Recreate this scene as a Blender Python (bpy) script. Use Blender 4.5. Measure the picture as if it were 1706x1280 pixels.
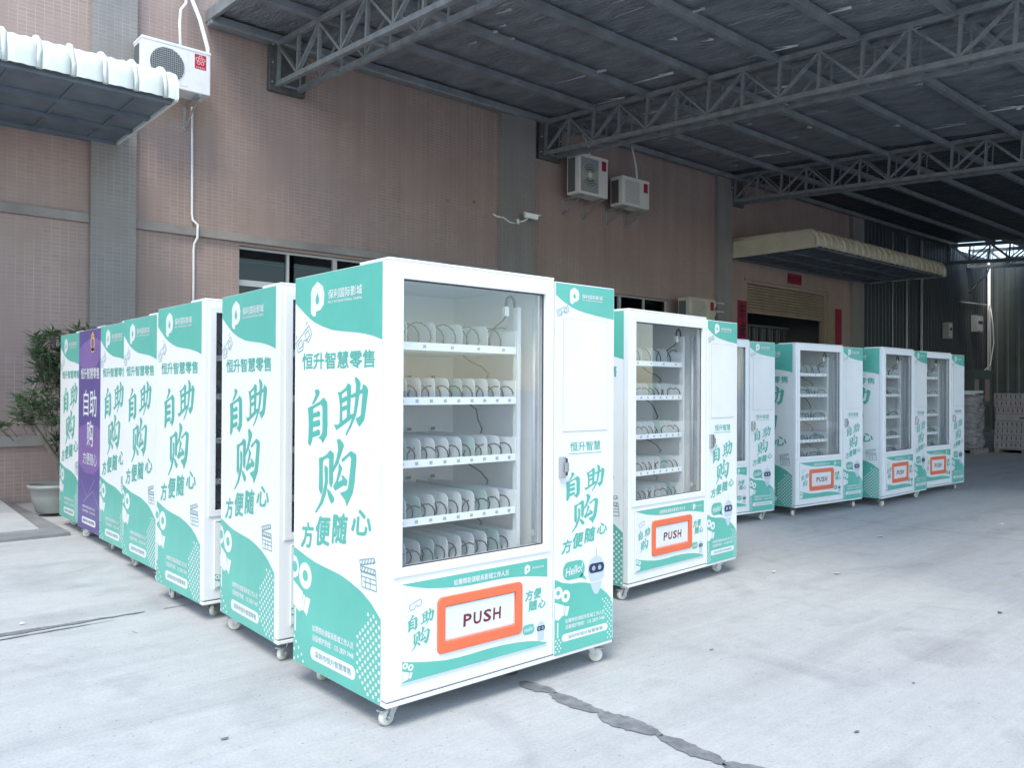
import bpy, bmesh, math, random
from math import sin, cos, pi, radians
from mathutils import Vector, Matrix
from mathutils.geometry import tessellate_polygon

# ---------------------------------------------------------------- clear
for o in list(bpy.data.objects):
    bpy.data.objects.remove(o, do_unlink=True)
SC = bpy.context.scene
COL = SC.collection
random.seed(7)

# ---------------------------------------------------------------- camera  (X runs along the factory wall, Y towards it)
YAW, PITCH, ROLL, EYE = 0.722, 0.0068, 0.0047, 1.402
cam_data = bpy.data.cameras.new("camera")
cam_data.sensor_width = 36.0
cam_data.lens = 1370.7 / 1706.0 * 36.0
cam_data.clip_start = 0.05
cam_data.clip_end = 2000.0
cam = bpy.data.objects.new("camera", cam_data)
COL.objects.link(cam)
cam.matrix_world = (Matrix.Translation((0, 0, EYE)) @ Matrix.Rotation(-YAW, 4, 'Z')
                    @ Matrix.Rotation(pi / 2 + PITCH, 4, 'X') @ Matrix.Rotation(ROLL, 4, 'Z'))
SC.camera = cam

# ---------------------------------------------------------------- sky, sun, exposure
SUN_EL, SUN_AZ = radians(60), radians(222)      # azimuth: direction the sun stands in, counted from +X towards +Y
world = bpy.data.worlds.new("World")
SC.world = world
world.use_nodes = True
wn = world.node_tree.nodes
wl = world.node_tree.links
bg = wn["Background"]
sky = wn.new("ShaderNodeTexSky")
sky.sky_type = 'NISHITA'
sky.sun_disc = False
sky.sun_elevation = SUN_EL
sky.sun_rotation = pi / 2 - SUN_AZ
sky.air_density = 1.0
sky.dust_density = 0.9
sky.ozone_density = 1.0
wl.new(sky.outputs[0], bg.inputs[0])
bg.inputs[1].default_value = 0.15
sun_data = bpy.data.lights.new("sun", 'SUN')
sun_data.energy = 1.0
sun_data.angle = radians(24)
sun_data.color = (1.0, 0.98, 0.95)
sun = bpy.data.objects.new("sun", sun_data)
COL.objects.link(sun)
sd = Vector((cos(SUN_AZ) * cos(SUN_EL), sin(SUN_AZ) * cos(SUN_EL), sin(SUN_EL)))
sun.rotation_euler = sd.to_track_quat('Z', 'Y').to_euler()
SC.view_settings.view_transform = 'Standard'
SC.view_settings.look = 'None'
SC.view_settings.gamma = 1.0
SC.view_settings.exposure = 1.55
SC.view_settings.use_white_balance = True      # the camera balanced for the open shade
SC.view_settings.white_balance_temperature = 6950
SC.view_settings.white_balance_tint = 6
SC.render.engine = 'CYCLES'
SC.cycles.use_denoising = True
SC.cycles.max_bounces = 10
SC.cycles.transparent_max_bounces = 16

# ================================================================ materials
def mat(name, col, rough=0.5, metal=0.0, var=0.0, scale=3.0, bump=0.0, bscale=40.0, spec=0.5, col2=None, detail=6.0, bdist=0.01, stretch=None, coord='Object'):
    m = bpy.data.materials.new(name)
    m.use_nodes = True
    nt = m.node_tree
    b = nt.nodes["Principled BSDF"]
    b.inputs["Base Color"].default_value = (*col, 1)
    b.inputs["Roughness"].default_value = rough
    b.inputs["Metallic"].default_value = metal
    b.inputs["Specular IOR Level"].default_value = spec
    if var or bump:
        tc = nt.nodes.new("ShaderNodeTexCoord")
        out = tc.outputs[coord]
        if stretch:
            mp = nt.nodes.new("ShaderNodeMapping")
            mp.inputs["Scale"].default_value = stretch
            nt.links.new(out, mp.inputs[0])
            out = mp.outputs[0]
    if var:
        n = nt.nodes.new("ShaderNodeTexNoise")
        n.inputs["Scale"].default_value = scale
        n.inputs["Detail"].default_value = detail
        n.inputs["Roughness"].default_value = 0.6
        nt.links.new(out, n.inputs["Vector"])
        r = nt.nodes.new("ShaderNodeValToRGB")
        r.color_ramp.elements[0].position = 0.3
        r.color_ramp.elements[1].position = 0.72
        c2 = col2 or tuple(min(1, c * (1 + var)) for c in col)
        r.color_ramp.elements[0].color = (*[c * (1 - var) for c in col], 1)
        r.color_ramp.elements[1].color = (*c2, 1)
        nt.links.new(n.outputs["Fac"], r.inputs[0])
        nt.links.new(r.outputs[0], b.inputs["Base Color"])
    if bump:
        n2 = nt.nodes.new("ShaderNodeTexNoise")
        n2.inputs["Scale"].default_value = bscale
        n2.inputs["Detail"].default_value = 5
        nt.links.new(out, n2.inputs["Vector"])
        bp = nt.nodes.new("ShaderNodeBump")
        bp.inputs["Strength"].default_value = bump
        bp.inputs["Distance"].default_value = bdist
        nt.links.new(n2.outputs["Fac"], bp.inputs["Height"])
        nt.links.new(bp.outputs[0], b.inputs["Normal"])
    return m

def tile_mat(name, c1, c2, mortar, bw=0.095, rh=0.05, ms=0.004):
    m = bpy.data.materials.new(name)
    m.use_nodes = True
    nt = m.node_tree
    N, L = nt.nodes, nt.links
    b = N["Principled BSDF"]
    b.inputs["Roughness"].default_value = 0.55
    tc = N.new("ShaderNodeTexCoord")
    sp = N.new("ShaderNodeSeparateXYZ")
    L.new(tc.outputs["Object"], sp.inputs[0])
    ad = N.new("ShaderNodeMath")
    ad.operation = 'ADD'
    L.new(sp.outputs[0], ad.inputs[0])
    L.new(sp.outputs[1], ad.inputs[1])
    cb = N.new("ShaderNodeCombineXYZ")
    L.new(ad.outputs[0], cb.inputs[0])
    L.new(sp.outputs[2], cb.inputs[1])
    br = N.new("ShaderNodeTexBrick")
    br.offset = 0.0
    br.inputs["Scale"].default_value = 1.0
    br.inputs["Brick Width"].default_value = bw
    br.inputs["Row Height"].default_value = rh
    br.inputs["Mortar Size"].default_value = ms
    br.inputs["Mortar Smooth"].default_value = 0.2
    br.inputs["Color1"].default_value = (*c1, 1)
    br.inputs["Color2"].default_value = (*c2, 1)
    br.inputs["Mortar"].default_value = (*mortar, 1)
    L.new(cb.outputs[0], br.inputs["Vector"])
    # weathering: broad tone change and vertical runs of dirt
    n1 = N.new("ShaderNodeTexNoise")
    n1.inputs["Scale"].default_value = 0.6
    n1.inputs["Detail"].default_value = 6
    L.new(tc.outputs["Object"], n1.inputs["Vector"])
    mp = N.new("ShaderNodeMapping")
    mp.inputs["Scale"].default_value = (5, 5, 0.35)
    L.new(tc.outputs["Object"], mp.inputs[0])
    n2 = N.new("ShaderNodeTexNoise")
    n2.inputs["Scale"].default_value = 1.0
    n2.inputs["Detail"].default_value = 4
    L.new(mp.outputs[0], n2.inputs["Vector"])
    mul = N.new("ShaderNodeMath")
    mul.operation = 'ADD'
    L.new(n1.outputs["Fac"], mul.inputs[0])
    L.new(n2.outputs["Fac"], mul.inputs[1])
    mr = N.new("ShaderNodeMapRange")
    mr.inputs["From Min"].default_value = 0.6
    mr.inputs["From Max"].default_value = 1.4
    mr.inputs["To Min"].default_value = 0.84
    mr.inputs["To Max"].default_value = 1.13
    L.new(mul.outputs[0], mr.inputs[0])
    mx = N.new("ShaderNodeMixRGB")
    mx.blend_type = 'MULTIPLY'
    mx.inputs[0].default_value = 1.0
    # grout is clean and pale only in patches, elsewhere grimed to the tile's tone
    n3 = N.new("ShaderNodeTexNoise")
    n3.inputs["Scale"].default_value = 1.3
    n3.inputs["Detail"].default_value = 5
    n3.inputs["Distortion"].default_value = 1.0
    L.new(tc.outputs["Object"], n3.inputs["Vector"])
    m3 = N.new("ShaderNodeMapRange")
    m3.inputs["From Min"].default_value = 0.38
    m3.inputs["From Max"].default_value = 0.62
    m3.inputs["To Min"].default_value = 0.85
    m3.inputs["To Max"].default_value = 0.0
    L.new(n3.outputs["Fac"], m3.inputs[0])
    avg = N.new("ShaderNodeMixRGB")
    avg.inputs[2].default_value = (*[(a + b_) / 2 for a, b_ in zip(c1, c2)], 1)
    L.new(m3.outputs[0], avg.inputs[0])
    L.new(br.outputs["Color"], avg.inputs[1])
    L.new(avg.outputs[0], mx.inputs[1])
    L.new(mr.outputs[0], mx.inputs[2])
    L.new(mx.outputs[0], b.inputs["Base Color"])
    bp = N.new("ShaderNodeBump")
    bp.invert = True
    bp.inputs["Strength"].default_value = 0.35
    bp.inputs["Distance"].default_value = 0.004
    L.new(br.outputs["Fac"], bp.inputs["Height"])
    L.new(bp.outputs[0], b.inputs["Normal"])
    return m

def glass_mat(name, tint, refl=1.0, rough=0.0):
    m = bpy.data.materials.new(name)
    m.use_nodes = True
    nt = m.node_tree
    nt.nodes.remove(nt.nodes["Principled BSDF"])
    out = nt.nodes["Material Output"]
    tr = nt.nodes.new("ShaderNodeBsdfTransparent")
    tr.inputs[0].default_value = (*tint, 1)
    gl = nt.nodes.new("ShaderNodeBsdfGlossy")
    gl.inputs["Roughness"].default_value = rough
    gl.inputs["Color"].default_value = (refl, refl, refl, 1)
    # Schlick reflectance, the same from both faces of the pane
    lw = nt.nodes.new("ShaderNodeLayerWeight")
    lw.inputs["Blend"].default_value = 0.5
    pw = nt.nodes.new("ShaderNodeMath")
    pw.operation = 'POWER'
    pw.inputs[1].default_value = 5.0
    nt.links.new(lw.outputs["Facing"], pw.inputs[0])
    ma = nt.nodes.new("ShaderNodeMath")
    ma.operation = 'MULTIPLY_ADD'
    ma.inputs[1].default_value = 0.945
    ma.inputs[2].default_value = 0.055
    nt.links.new(pw.outputs[0], ma.inputs[0])
    mx = nt.nodes.new("ShaderNodeMixShader")
    nt.links.new(ma.outputs[0], mx.inputs[0])
    nt.links.new(tr.outputs[0], mx.inputs[1])
    nt.links.new(gl.outputs[0], mx.inputs[2])
    nt.links.new(mx.outputs[0], out.inputs[0])
    return m

def concrete_mat():
    m = bpy.data.materials.new("concrete_floor")
    m.use_nodes = True
    nt = m.node_tree
    N, L = nt.nodes, nt.links
    b = N["Principled BSDF"]
    tc = N.new("ShaderNodeTexCoord")
    O = tc.outputs["Object"]
    def noise(sc, det=6, rough=0.6, vec=O, dist=0.0):
        n = N.new("ShaderNodeTexNoise")
        n.inputs["Scale"].default_value = sc
        n.inputs["Detail"].default_value = det
        n.inputs["Roughness"].default_value = rough
        n.inputs["Distortion"].default_value = dist
        L.new(vec, n.inputs["Vector"])
        return n.outputs["Fac"]
    def ramp(fac, stops):
        r = N.new("ShaderNodeValToRGB")
        e = r.color_ramp.elements
        e[0].position, e[0].color = stops[0][0], (*stops[0][1], 1)
        e[1].position, e[1].color = stops[-1][0], (*stops[-1][1], 1)
        for p, c in stops[1:-1]:
            x = e.new(p)
            x.color = (*c, 1)
        L.new(fac, r.inputs[0])
        return r.outputs[0]
    def mix(t, f, a, bb):
        x = N.new("ShaderNodeMixRGB")
        x.blend_type = t
        if isinstance(f, float):
            x.inputs[0].default_value = f
        else:
            L.new(f, x.inputs[0])
        L.new(a, x.inputs[1])
        L.new(bb, x.inputs[2])
        return x.outputs[0]
    base = ramp(noise(0.45, 8, 0.62, dist=0.6), [(0.3, (0.405, 0.415, 0.42)), (0.5, (0.43, 0.438, 0.44)), (0.7, (0.455, 0.46, 0.458))])
    fine = ramp(noise(9, 8, 0.7), [(0.28, (0.90, 0.90, 0.905)), (0.7, (1.05, 1.05, 1.045))])
    grit = ramp(noise(75, 5, 0.75), [(0.3, (0.78, 0.78, 0.78)), (0.5, (1, 1, 1)), (0.72, (1.1, 1.1, 1.1))])
    stain = ramp(noise(1.1, 5, 0.55, dist=1.4), [(0.32, (0.86, 0.86, 0.87)), (0.45, (1, 1, 1)), (0.63, (1, 1, 1)), (0.72, (1.02, 0.97, 0.92))])
    # broom marks and wheel tracks run along one way
    mp = N.new("ShaderNodeMapping")
    mp.inputs["Scale"].default_value = (1.2, 42, 1)
    mp.inputs["Rotation"].default_value = (0, 0, radians(8))
    L.new(O, mp.inputs[0])
    br = noise(1.0, 4, 0.6, mp.outputs[0])
    broom = ramp(br, [(0.3, (0.93, 0.93, 0.93)), (0.7, (1.03, 1.03, 1.03))])
    mp2 = N.new("ShaderNodeMapping")
    mp2.inputs["Scale"].default_value = (0.22, 3.0, 1)
    mp2.inputs["Rotation"].default_value = (0, 0, radians(-38))
    L.new(O, mp2.inputs[0])
    track = ramp(noise(1.0, 3, 0.5, mp2.outputs[0]), [(0.36, (0.90, 0.90, 0.905)), (0.5, (1, 1, 1)), (1.0, (1, 1, 1))])
    c = mix('MULTIPLY', 1.0, base, fine)
    c = mix('MULTIPLY', 1.0, c, stain)
    c = mix('MULTIPLY', 0.8, c, broom)
    c = mix('MULTIPLY', 1.0, c, track)
    c = mix('MULTIPLY', 0.9, c, grit)
    # pits and specks of aggregate
    vo = N.new("ShaderNodeTexVoronoi")
    vo.inputs["Scale"].default_value = 14
    L.new(O, vo.inputs["Vector"])
    c = mix('MULTIPLY', 0.8, c, ramp(vo.outputs["Distance"], [(0.05, (0.55, 0.55, 0.55)), (0.10, (1, 1, 1)), (1.0, (1, 1, 1))]))
    L.new(c, b.inputs["Base Color"])
    b.inputs["Roughness"].default_value = 0.72
    b.inputs["Specular IOR Level"].default_value = 0.35
    bp = N.new("ShaderNodeBump")
    bp.inputs["Strength"].default_value = 0.35
    bp.inputs["Distance"].default_value = 0.004
    sm = N.new("ShaderNodeMath")
    sm.operation = 'ADD'
    L.new(br, sm.inputs[0])
    L.new(noise(60, 4, 0.6), sm.inputs[1])
    L.new(sm.outputs[0], bp.inputs["Height"])
    L.new(bp.outputs[0], b.inputs["Normal"])
    return m

M = {
 'concrete': concrete_mat(),
 'apron': mat('apron_concrete', (0.20, 0.20, 0.21), 0.8, var=0.25, scale=2.5, bump=0.4, bscale=30),
 'ramp': mat('ramp_concrete', (0.40, 0.41, 0.42), 0.75, var=0.12, scale=3, bump=0.3, bscale=50),
 'filler': mat('joint_filler', (0.175, 0.18, 0.19), 0.7, var=0.35, scale=16, bump=0.5, bscale=60, bdist=0.008),
 'tile': tile_mat('wall_tile', (0.33, 0.243, 0.214), (0.296, 0.217, 0.191), (0.41, 0.325, 0.292)),
 'tile_grey': tile_mat('pilaster_tile', (0.245, 0.228, 0.213), (0.222, 0.206, 0.193), (0.305, 0.288, 0.272)),
 'ledge': mat('ledge_render', (0.26, 0.238, 0.22), 0.75, var=0.2, scale=2.5, bump=0.3),
 'steel': mat('grey_steel', (0.25, 0.268, 0.28), 0.45, 0.3, var=0.25, scale=6),
 'steel_dark': mat('wall_plate_steel', (0.10, 0.10, 0.10), 0.5, 0.3, var=0.3, scale=8),
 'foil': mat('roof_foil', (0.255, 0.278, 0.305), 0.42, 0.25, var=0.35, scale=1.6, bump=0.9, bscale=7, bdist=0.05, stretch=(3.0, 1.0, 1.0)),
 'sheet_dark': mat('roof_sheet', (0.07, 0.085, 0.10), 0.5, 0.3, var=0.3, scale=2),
 'seam': mat('foil_seam', (0.62, 0.66, 0.70), 0.3, 0.5, var=0.2, scale=8),
 'purlin': mat('purlin_steel', (0.235, 0.252, 0.27), 0.5, 0.2, var=0.25, scale=3),
 'metal_wall': mat('metal_cladding', (0.055, 0.066, 0.074), 0.5, 0.2, var=0.25, scale=0.7),
 'metal_wall_end': mat('end_wall_cladding', (0.105, 0.125, 0.12), 0.5, 0.1, var=0.2, scale=0.6),
 'white': mat('white_paint', (0.74, 0.755, 0.76), 0.32, var=0.03, scale=2.5),
 'white_in': mat('cabinet_lining', (0.84, 0.86, 0.865), 0.45, var=0.05, scale=3),
 'vinyl': mat('white_vinyl', (0.71, 0.725, 0.725), 0.28, var=0.035, scale=3.5),
 'teal': mat('teal_vinyl', (0.105, 0.43, 0.35), 0.28, var=0.08, scale=2.5),
 'letter': mat('teal_lettering', (0.09, 0.40, 0.325), 0.3),
 'doodle': mat('grey_linework', (0.22, 0.36, 0.36), 0.4),
 'navy': mat('navy_print', (0.01, 0.03, 0.075), 0.3),
 'pale': mat('pale_blue_print', (0.47, 0.545, 0.60), 0.3),
 'purple': mat('purple_vinyl', (0.105, 0.075, 0.26), 0.3, var=0.15, scale=1.0),
 'magenta': mat('violet_vinyl', (0.20, 0.12, 0.34), 0.3, var=0.2, scale=1.5),
 'gold': mat('gold_print', (0.65, 0.38, 0.10), 0.35),
 'orange': mat('orange_plastic', (0.74, 0.15, 0.065), 0.38, var=0.05, scale=4),
 'red_dark': mat('maroon_lettering', (0.16, 0.015, 0.03), 0.4),
 'gasket': mat('rubber_gasket', (0.035, 0.038, 0.04), 0.6),
 'coil': mat('coil_wire', (0.022, 0.025, 0.03), 0.45, 0.2),
 'black': mat('black_cable', (0.012, 0.012, 0.013), 0.5),
 'divider': mat('divider_sheet', (0.74, 0.78, 0.78), 0.35, var=0.08, scale=4),
 'divider2': mat('film_covered_divider', (0.46, 0.60, 0.56), 0.3, var=0.1, scale=5),
 'chrome': mat('chrome', (0.55, 0.56, 0.58), 0.22, 1.0),
 'zinc': mat('zinc_bracket', (0.50, 0.52, 0.54), 0.35, 0.8, var=0.15, scale=20),
 'wheel': mat('nylon_wheel', (0.60, 0.59, 0.52), 0.5, var=0.12, scale=25),
 'tube': mat('lamp_tube', (0.80, 0.80, 0.88), 0.25),
 'glass': glass_mat('clear_glass', (0.975, 0.985, 0.985), 1.0),
 'win_glass': glass_mat('tinted_window_glass', (0.36, 0.46, 0.45), 0.55),
 'alu': mat('aluminium', (0.48, 0.49, 0.50), 0.4, 0.3, var=0.08, scale=5),
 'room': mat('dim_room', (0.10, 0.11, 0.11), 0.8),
 'awn_white': mat('pale_awning_sheet', (0.60, 0.64, 0.61), 0.5, var=0.08, scale=2.0, bump=0.3, bscale=6, bdist=0.02),
 'awn_cream': mat('cream_awning_sheet', (0.50, 0.46, 0.36), 0.5, var=0.15, scale=3),
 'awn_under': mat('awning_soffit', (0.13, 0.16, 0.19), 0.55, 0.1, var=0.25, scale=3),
 'ac': mat('cream_appliance', (0.66, 0.64, 0.60), 0.45, var=0.06, scale=4),
 'ac_white': mat('white_appliance', (0.74, 0.74, 0.75), 0.45, var=0.06, scale=4),
 'ac_dark': mat('fan_dark', (0.10, 0.11, 0.12), 0.6),
 'ac_mid': mat('fan_recess', (0.26, 0.28, 0.28), 0.6),
 'ac_green': mat('fan_blade', (0.30, 0.33, 0.27), 0.5),
 'red': mat('red_sticker', (0.42, 0.02, 0.045), 0.45),
 'pink': mat('pink_print', (0.75, 0.40, 0.42), 0.45),
 'redpaper': mat('red_paper', (0.24, 0.014, 0.04), 0.75, var=0.15, scale=6),
 'ink': mat('black_ink', (0.012, 0.008, 0.01), 0.7),
 'pvc': mat('white_pvc', (0.78, 0.78, 0.77), 0.4, var=0.06, scale=8),
 'shutter': mat('roller_shutter', (0.30, 0.235, 0.17), 0.45, 0.1, var=0.15, scale=3),
 'curtain': mat('strip_curtain', (0.04, 0.05, 0.053), 0.4, var=0.2, scale=5),
 'pot': mat('pot_glaze', (0.27, 0.28, 0.265), 0.55, var=0.1, scale=5),
 'soil': mat('soil', (0.05, 0.035, 0.025), 0.95, bump=0.6, bscale=30),
 'bark': mat('bark', (0.20, 0.18, 0.14), 0.85, var=0.3, scale=12, bump=0.5, bscale=30),
 'leaf': mat('leaf', (0.095, 0.15, 0.08), 0.5, var=0.55, scale=9, spec=0.3),
 'carton': mat('carton_tray', (0.28, 0.25, 0.24), 0.8, var=0.12, scale=3),
 'carton2': mat('printed_carton_tray', (0.31, 0.24, 0.245), 0.8, var=0.15, scale=3),
 'slot': mat('carton_print_mark', (0.06, 0.055, 0.06), 0.8),
 'wood': mat('pallet_wood', (0.22, 0.18, 0.15), 0.85, var=0.3, scale=6),
 'film': mat('stretch_film', (0.21, 0.195, 0.20), 0.25, var=0.4, scale=4, bump=0.8, bscale=14, bdist=0.03, stretch=(1, 1, 3.5)),
 'cement': mat('white_board', (0.55, 0.57, 0.58), 0.6, var=0.1, scale=3),
 'elec': mat('grey_enclosure', (0.36, 0.38, 0.385), 0.5, var=0.1, scale=6),
 'paper': mat('paper_scrap', (0.5, 0.5, 0.5), 0.85, var=0.2, scale=30),
 'dead_leaf': mat('dry_leaf', (0.13, 0.12, 0.12), 0.85, var=0.3, scale=30),
}

# ================================================================ mesh helpers
class MB:
    """collects geometry and links it as ONE mesh object"""
    def __init__(self, *mats):
        self.v, self.f, self.mi, self.sm = [], [], [], []
        self.mats = list(mats)
    def add(self, vs, fs, mi=0, smooth=False):
        o = len(self.v)
        self.v += [tuple(p) for p in vs]
        for f in fs:
            self.f.append([i + o for i in f])
            self.mi.append(mi)
            self.sm.append(smooth)
    def box(self, x0, x1, y0, y1, z0, z1, mi=0, bev=0.0, seg=2):
        if bev > 0:
            bm = bmesh.new()
            bmesh.ops.create_cube(bm, size=1)
            for v in bm.verts:
                v.co = Vector(((x0 + x1) / 2 + v.co.x * (x1 - x0), (y0 + y1) / 2 + v.co.y * (y1 - y0), (z0 + z1) / 2 + v.co.z * (z1 - z0)))
            bmesh.ops.bevel(bm, geom=list(bm.edges), offset=bev, segments=seg, affect='EDGES', profile=0.6)
            self.bm(bm, mi)
            return
        vs = [(x, y, z) for z in (z0, z1) for y in (y0, y1) for x in (x0, x1)]
        self.add(vs, [(0, 2, 3, 1), (4, 5, 7, 6), (0, 1, 5, 4), (2, 6, 7, 3), (0, 4, 6, 2), (1, 3, 7, 5)], mi)
    def bm(self, bm, mi=0, smooth=False):
        bm.verts.ensure_lookup_table()
        bm.verts.index_update()
        self.add([v.co[:] for v in bm.verts], [[v.index for v in f.verts] for f in bm.faces], mi, smooth)
        bm.free()
    def tube(self, pts, r, n=8, mi=0, caps=True, smooth=True):
        pts = [Vector(p) for p in pts]
        rs = r if isinstance(r, (list, tuple)) else [r] * len(pts)
        ring = []
        up = None
        for i, p in enumerate(pts):
            t = (pts[min(i + 1, len(pts) - 1)] - pts[max(i - 1, 0)]).normalized()
            if up is None:
                up = Vector((0, 0, 1)) if abs(t.z) < 0.9 else Vector((1, 0, 0))
            a = t.cross(up)
            if a.length < 1e-4:
                a = t.orthogonal()
            a.normalize()
            b = a.cross(t).normalized()
            up = b
            ring.append([p + (a * cos(2 * pi * k / n) + b * sin(2 * pi * k / n)) * rs[i] for k in range(n)])
        vs = [q for rg in ring for q in rg]
        fs = []
        for i in range(len(pts) - 1):
            for k in range(n):
                fs.append((i * n + k, i * n + (k + 1) % n, (i + 1) * n + (k + 1) % n, (i + 1) * n + k))
        self.add(vs, fs, mi, smooth)
        if caps:
            o = len(self.v) - len(vs)
            self.f.append([o + k for k in range(n)][::-1]); self.mi.append(mi); self.sm.append(False)
            self.f.append([o + (len(pts) - 1) * n + k for k in range(n)]); self.mi.append(mi); self.sm.append(False)
    def bar(self, p, q, w, h, mi=0, up=(0, 0, 1)):
        """rectangular bar from p to q, w across, h along up"""
        p, q = Vector(p), Vector(q)
        t = (q - p).normalized()
        u = Vector(up)
        a = t.cross(u)
        if a.length < 1e-4:
            a = t.orthogonal()
        a.normalize()
        b = a.cross(t).normalized()
        vs = []
        for c in (p, q):
            for sx, sy in ((-1, -1), (1, -1), (1, 1), (-1, 1)):
                vs.append(c + a * (sx * w / 2) + b * (sy * h / 2))
        self.add(vs, [(3, 2, 1, 0), (4, 5, 6, 7), (0, 1, 5, 4), (1, 2, 6, 5), (2, 3, 7, 6), (3, 0, 4, 7)], mi)
    def cyl(self, c, r, h, axis='Z', n=20, mi=0, smooth=True):
        d = {'X': Vector((1, 0, 0)), 'Y': Vector((0, 1, 0)), 'Z': Vector((0, 0, 1))}[axis]
        c = Vector(c)
        self.tube([c - d * h / 2, c + d * h / 2], r, n, mi, True, smooth)
    def lathe(self, prof, n=28, mi=0, c=(0, 0, 0)):
        vs = []
        for r, z in prof:
            for k in range(n):
                vs.append((c[0] + r * cos(2 * pi * k / n), c[1] + r * sin(2 * pi * k / n), c[2] + z))
        fs = []
        for i in range(len(prof) - 1):
            for k in range(n):
                fs.append((i * n + k, i * n + (k + 1) % n, (i + 1) * n + (k + 1) % n, (i + 1) * n + k))
        self.add(vs, fs, mi, True)
    def build(self, name, parent=None, **props):
        me = bpy.data.meshes.new(name)
        me.from_pydata(self.v, [], self.f)
        for m in self.mats:
            me.materials.append(M[m])
        me.polygons.foreach_set("material_index", self.mi)
        me.polygons.foreach_set("use_smooth", self.sm)
        me.update()
        o = bpy.data.objects.new(name, me)
        COL.objects.link(o)
        if parent is not None:
            o.parent = parent
        for k, v in props.items():
            o[k] = v
        return o

def empty(name, loc=(0, 0, 0), rz=0.0, parent=None):
    o = bpy.data.objects.new(name, None)
    o.empty_display_size = 0.2
    COL.objects.link(o)
    o.location = loc
    o.rotation_euler = (0, 0, rz)
    if parent is not None:
        o.parent = parent
    return o

def tag(o, label, cat, group=None):
    o["label"] = label
    o["category"] = cat
    if group:
        o["group"] = group
    return o

def link_mesh(name, me, parent=None, loc=(0, 0, 0), rot=(0, 0, 0)):
    o = bpy.data.objects.new(name, me)
    COL.objects.link(o)
    o.parent = parent
    o.location = loc
    o.rotation_euler = rot
    return o

def kids(o):
    return [c for c in bpy.data.objects if c.parent == o]

def copy_tree(o, parent=None, table=None):
    if table is None:
        table = {}
        for x in bpy.data.objects:
            if x.parent is not None:
                table.setdefault(x.parent.name, []).append(x)
    c = o.copy()
    COL.objects.link(c)
    c.parent = parent
    for ch in table.get(o.name, []):
        copy_tree(ch, c, table)
    return c

def ring_frame(mb, x0, x1, z0, z1, hx0, hx1, hz0, hz1, y0, y1, mi=0, bev=0.0):
    """rectangular ring in the XZ plane, y0 front, y1 back"""
    O = [(x0, z0), (x1, z0), (x1, z1), (x0, z1)]
    H = [(hx0, hz0), (hx1, hz0), (hx1, hz1), (hx0, hz1)]
    bm = bmesh.new()
    vo = [[bm.verts.new((x, y, z)) for x, z in O] for y in (y0, y1)]
    vh = [[bm.verts.new((x, y, z)) for x, z in H] for y in (y0, y1)]
    for k in range(4):
        j = (k + 1) % 4
        bm.faces.new((vo[0][k], vo[0][j], vh[0][j], vh[0][k]))
        bm.faces.new((vo[1][j], vo[1][k], vh[1][k], vh[1][j]))
        bm.faces.new((vo[0][j], vo[0][k], vo[1][k], vo[1][j]))
        bm.faces.new((vh[0][k], vh[0][j], vh[1][j], vh[1][k]))
    if bev:
        bm.edges.ensure_lookup_table()
        es = [e for e in bm.edges if all(v in vo[0] or v in vo[1] for v in e.verts)]
        es += [e for e in bm.edges if all(v in vh[0] for v in e.verts)]
        bmesh.ops.bevel(bm, geom=es, offset=bev, segments=2, affect='EDGES', profile=0.6)
    bmesh.ops.recalc_face_normals(bm, faces=bm.faces)
    mb.bm(bm, mi)

# ---------------------------------------------------------------- flat print (lettering and graphics)
_txt = {}
def text_tris(s, offset=0.0, spacing=1.0):
    key = (s, offset, spacing)
    if key not in _txt:
        c = bpy.data.curves.new("txt", 'FONT')
        c.body = s
        c.offset = offset
        c.space_character = spacing
        c.resolution_u = 2
        o = bpy.data.objects.new("txt", c)
        COL.objects.link(o)
        dg = bpy.context.evaluated_depsgraph_get()
        me = bpy.data.meshes.new_from_object(o.evaluated_get(dg))
        vs = [(v.co.x, v.co.y) for v in me.vertices]
        fs = [list(p.vertices) for p in me.polygons]
        bpy.data.objects.remove(o)
        bpy.data.curves.remove(c)
        bpy.data.meshes.remove(me)
        x0 = min(v[0] for v in vs); x1 = max(v[0] for v in vs)
        y0 = min(v[1] for v in vs); y1 = max(v[1] for v in vs)
        _txt[key] = ([((x - x0) / (x1 - x0), (y - y0) / (y1 - y0)) for x, y in vs], fs)
    return _txt[key]

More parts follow.
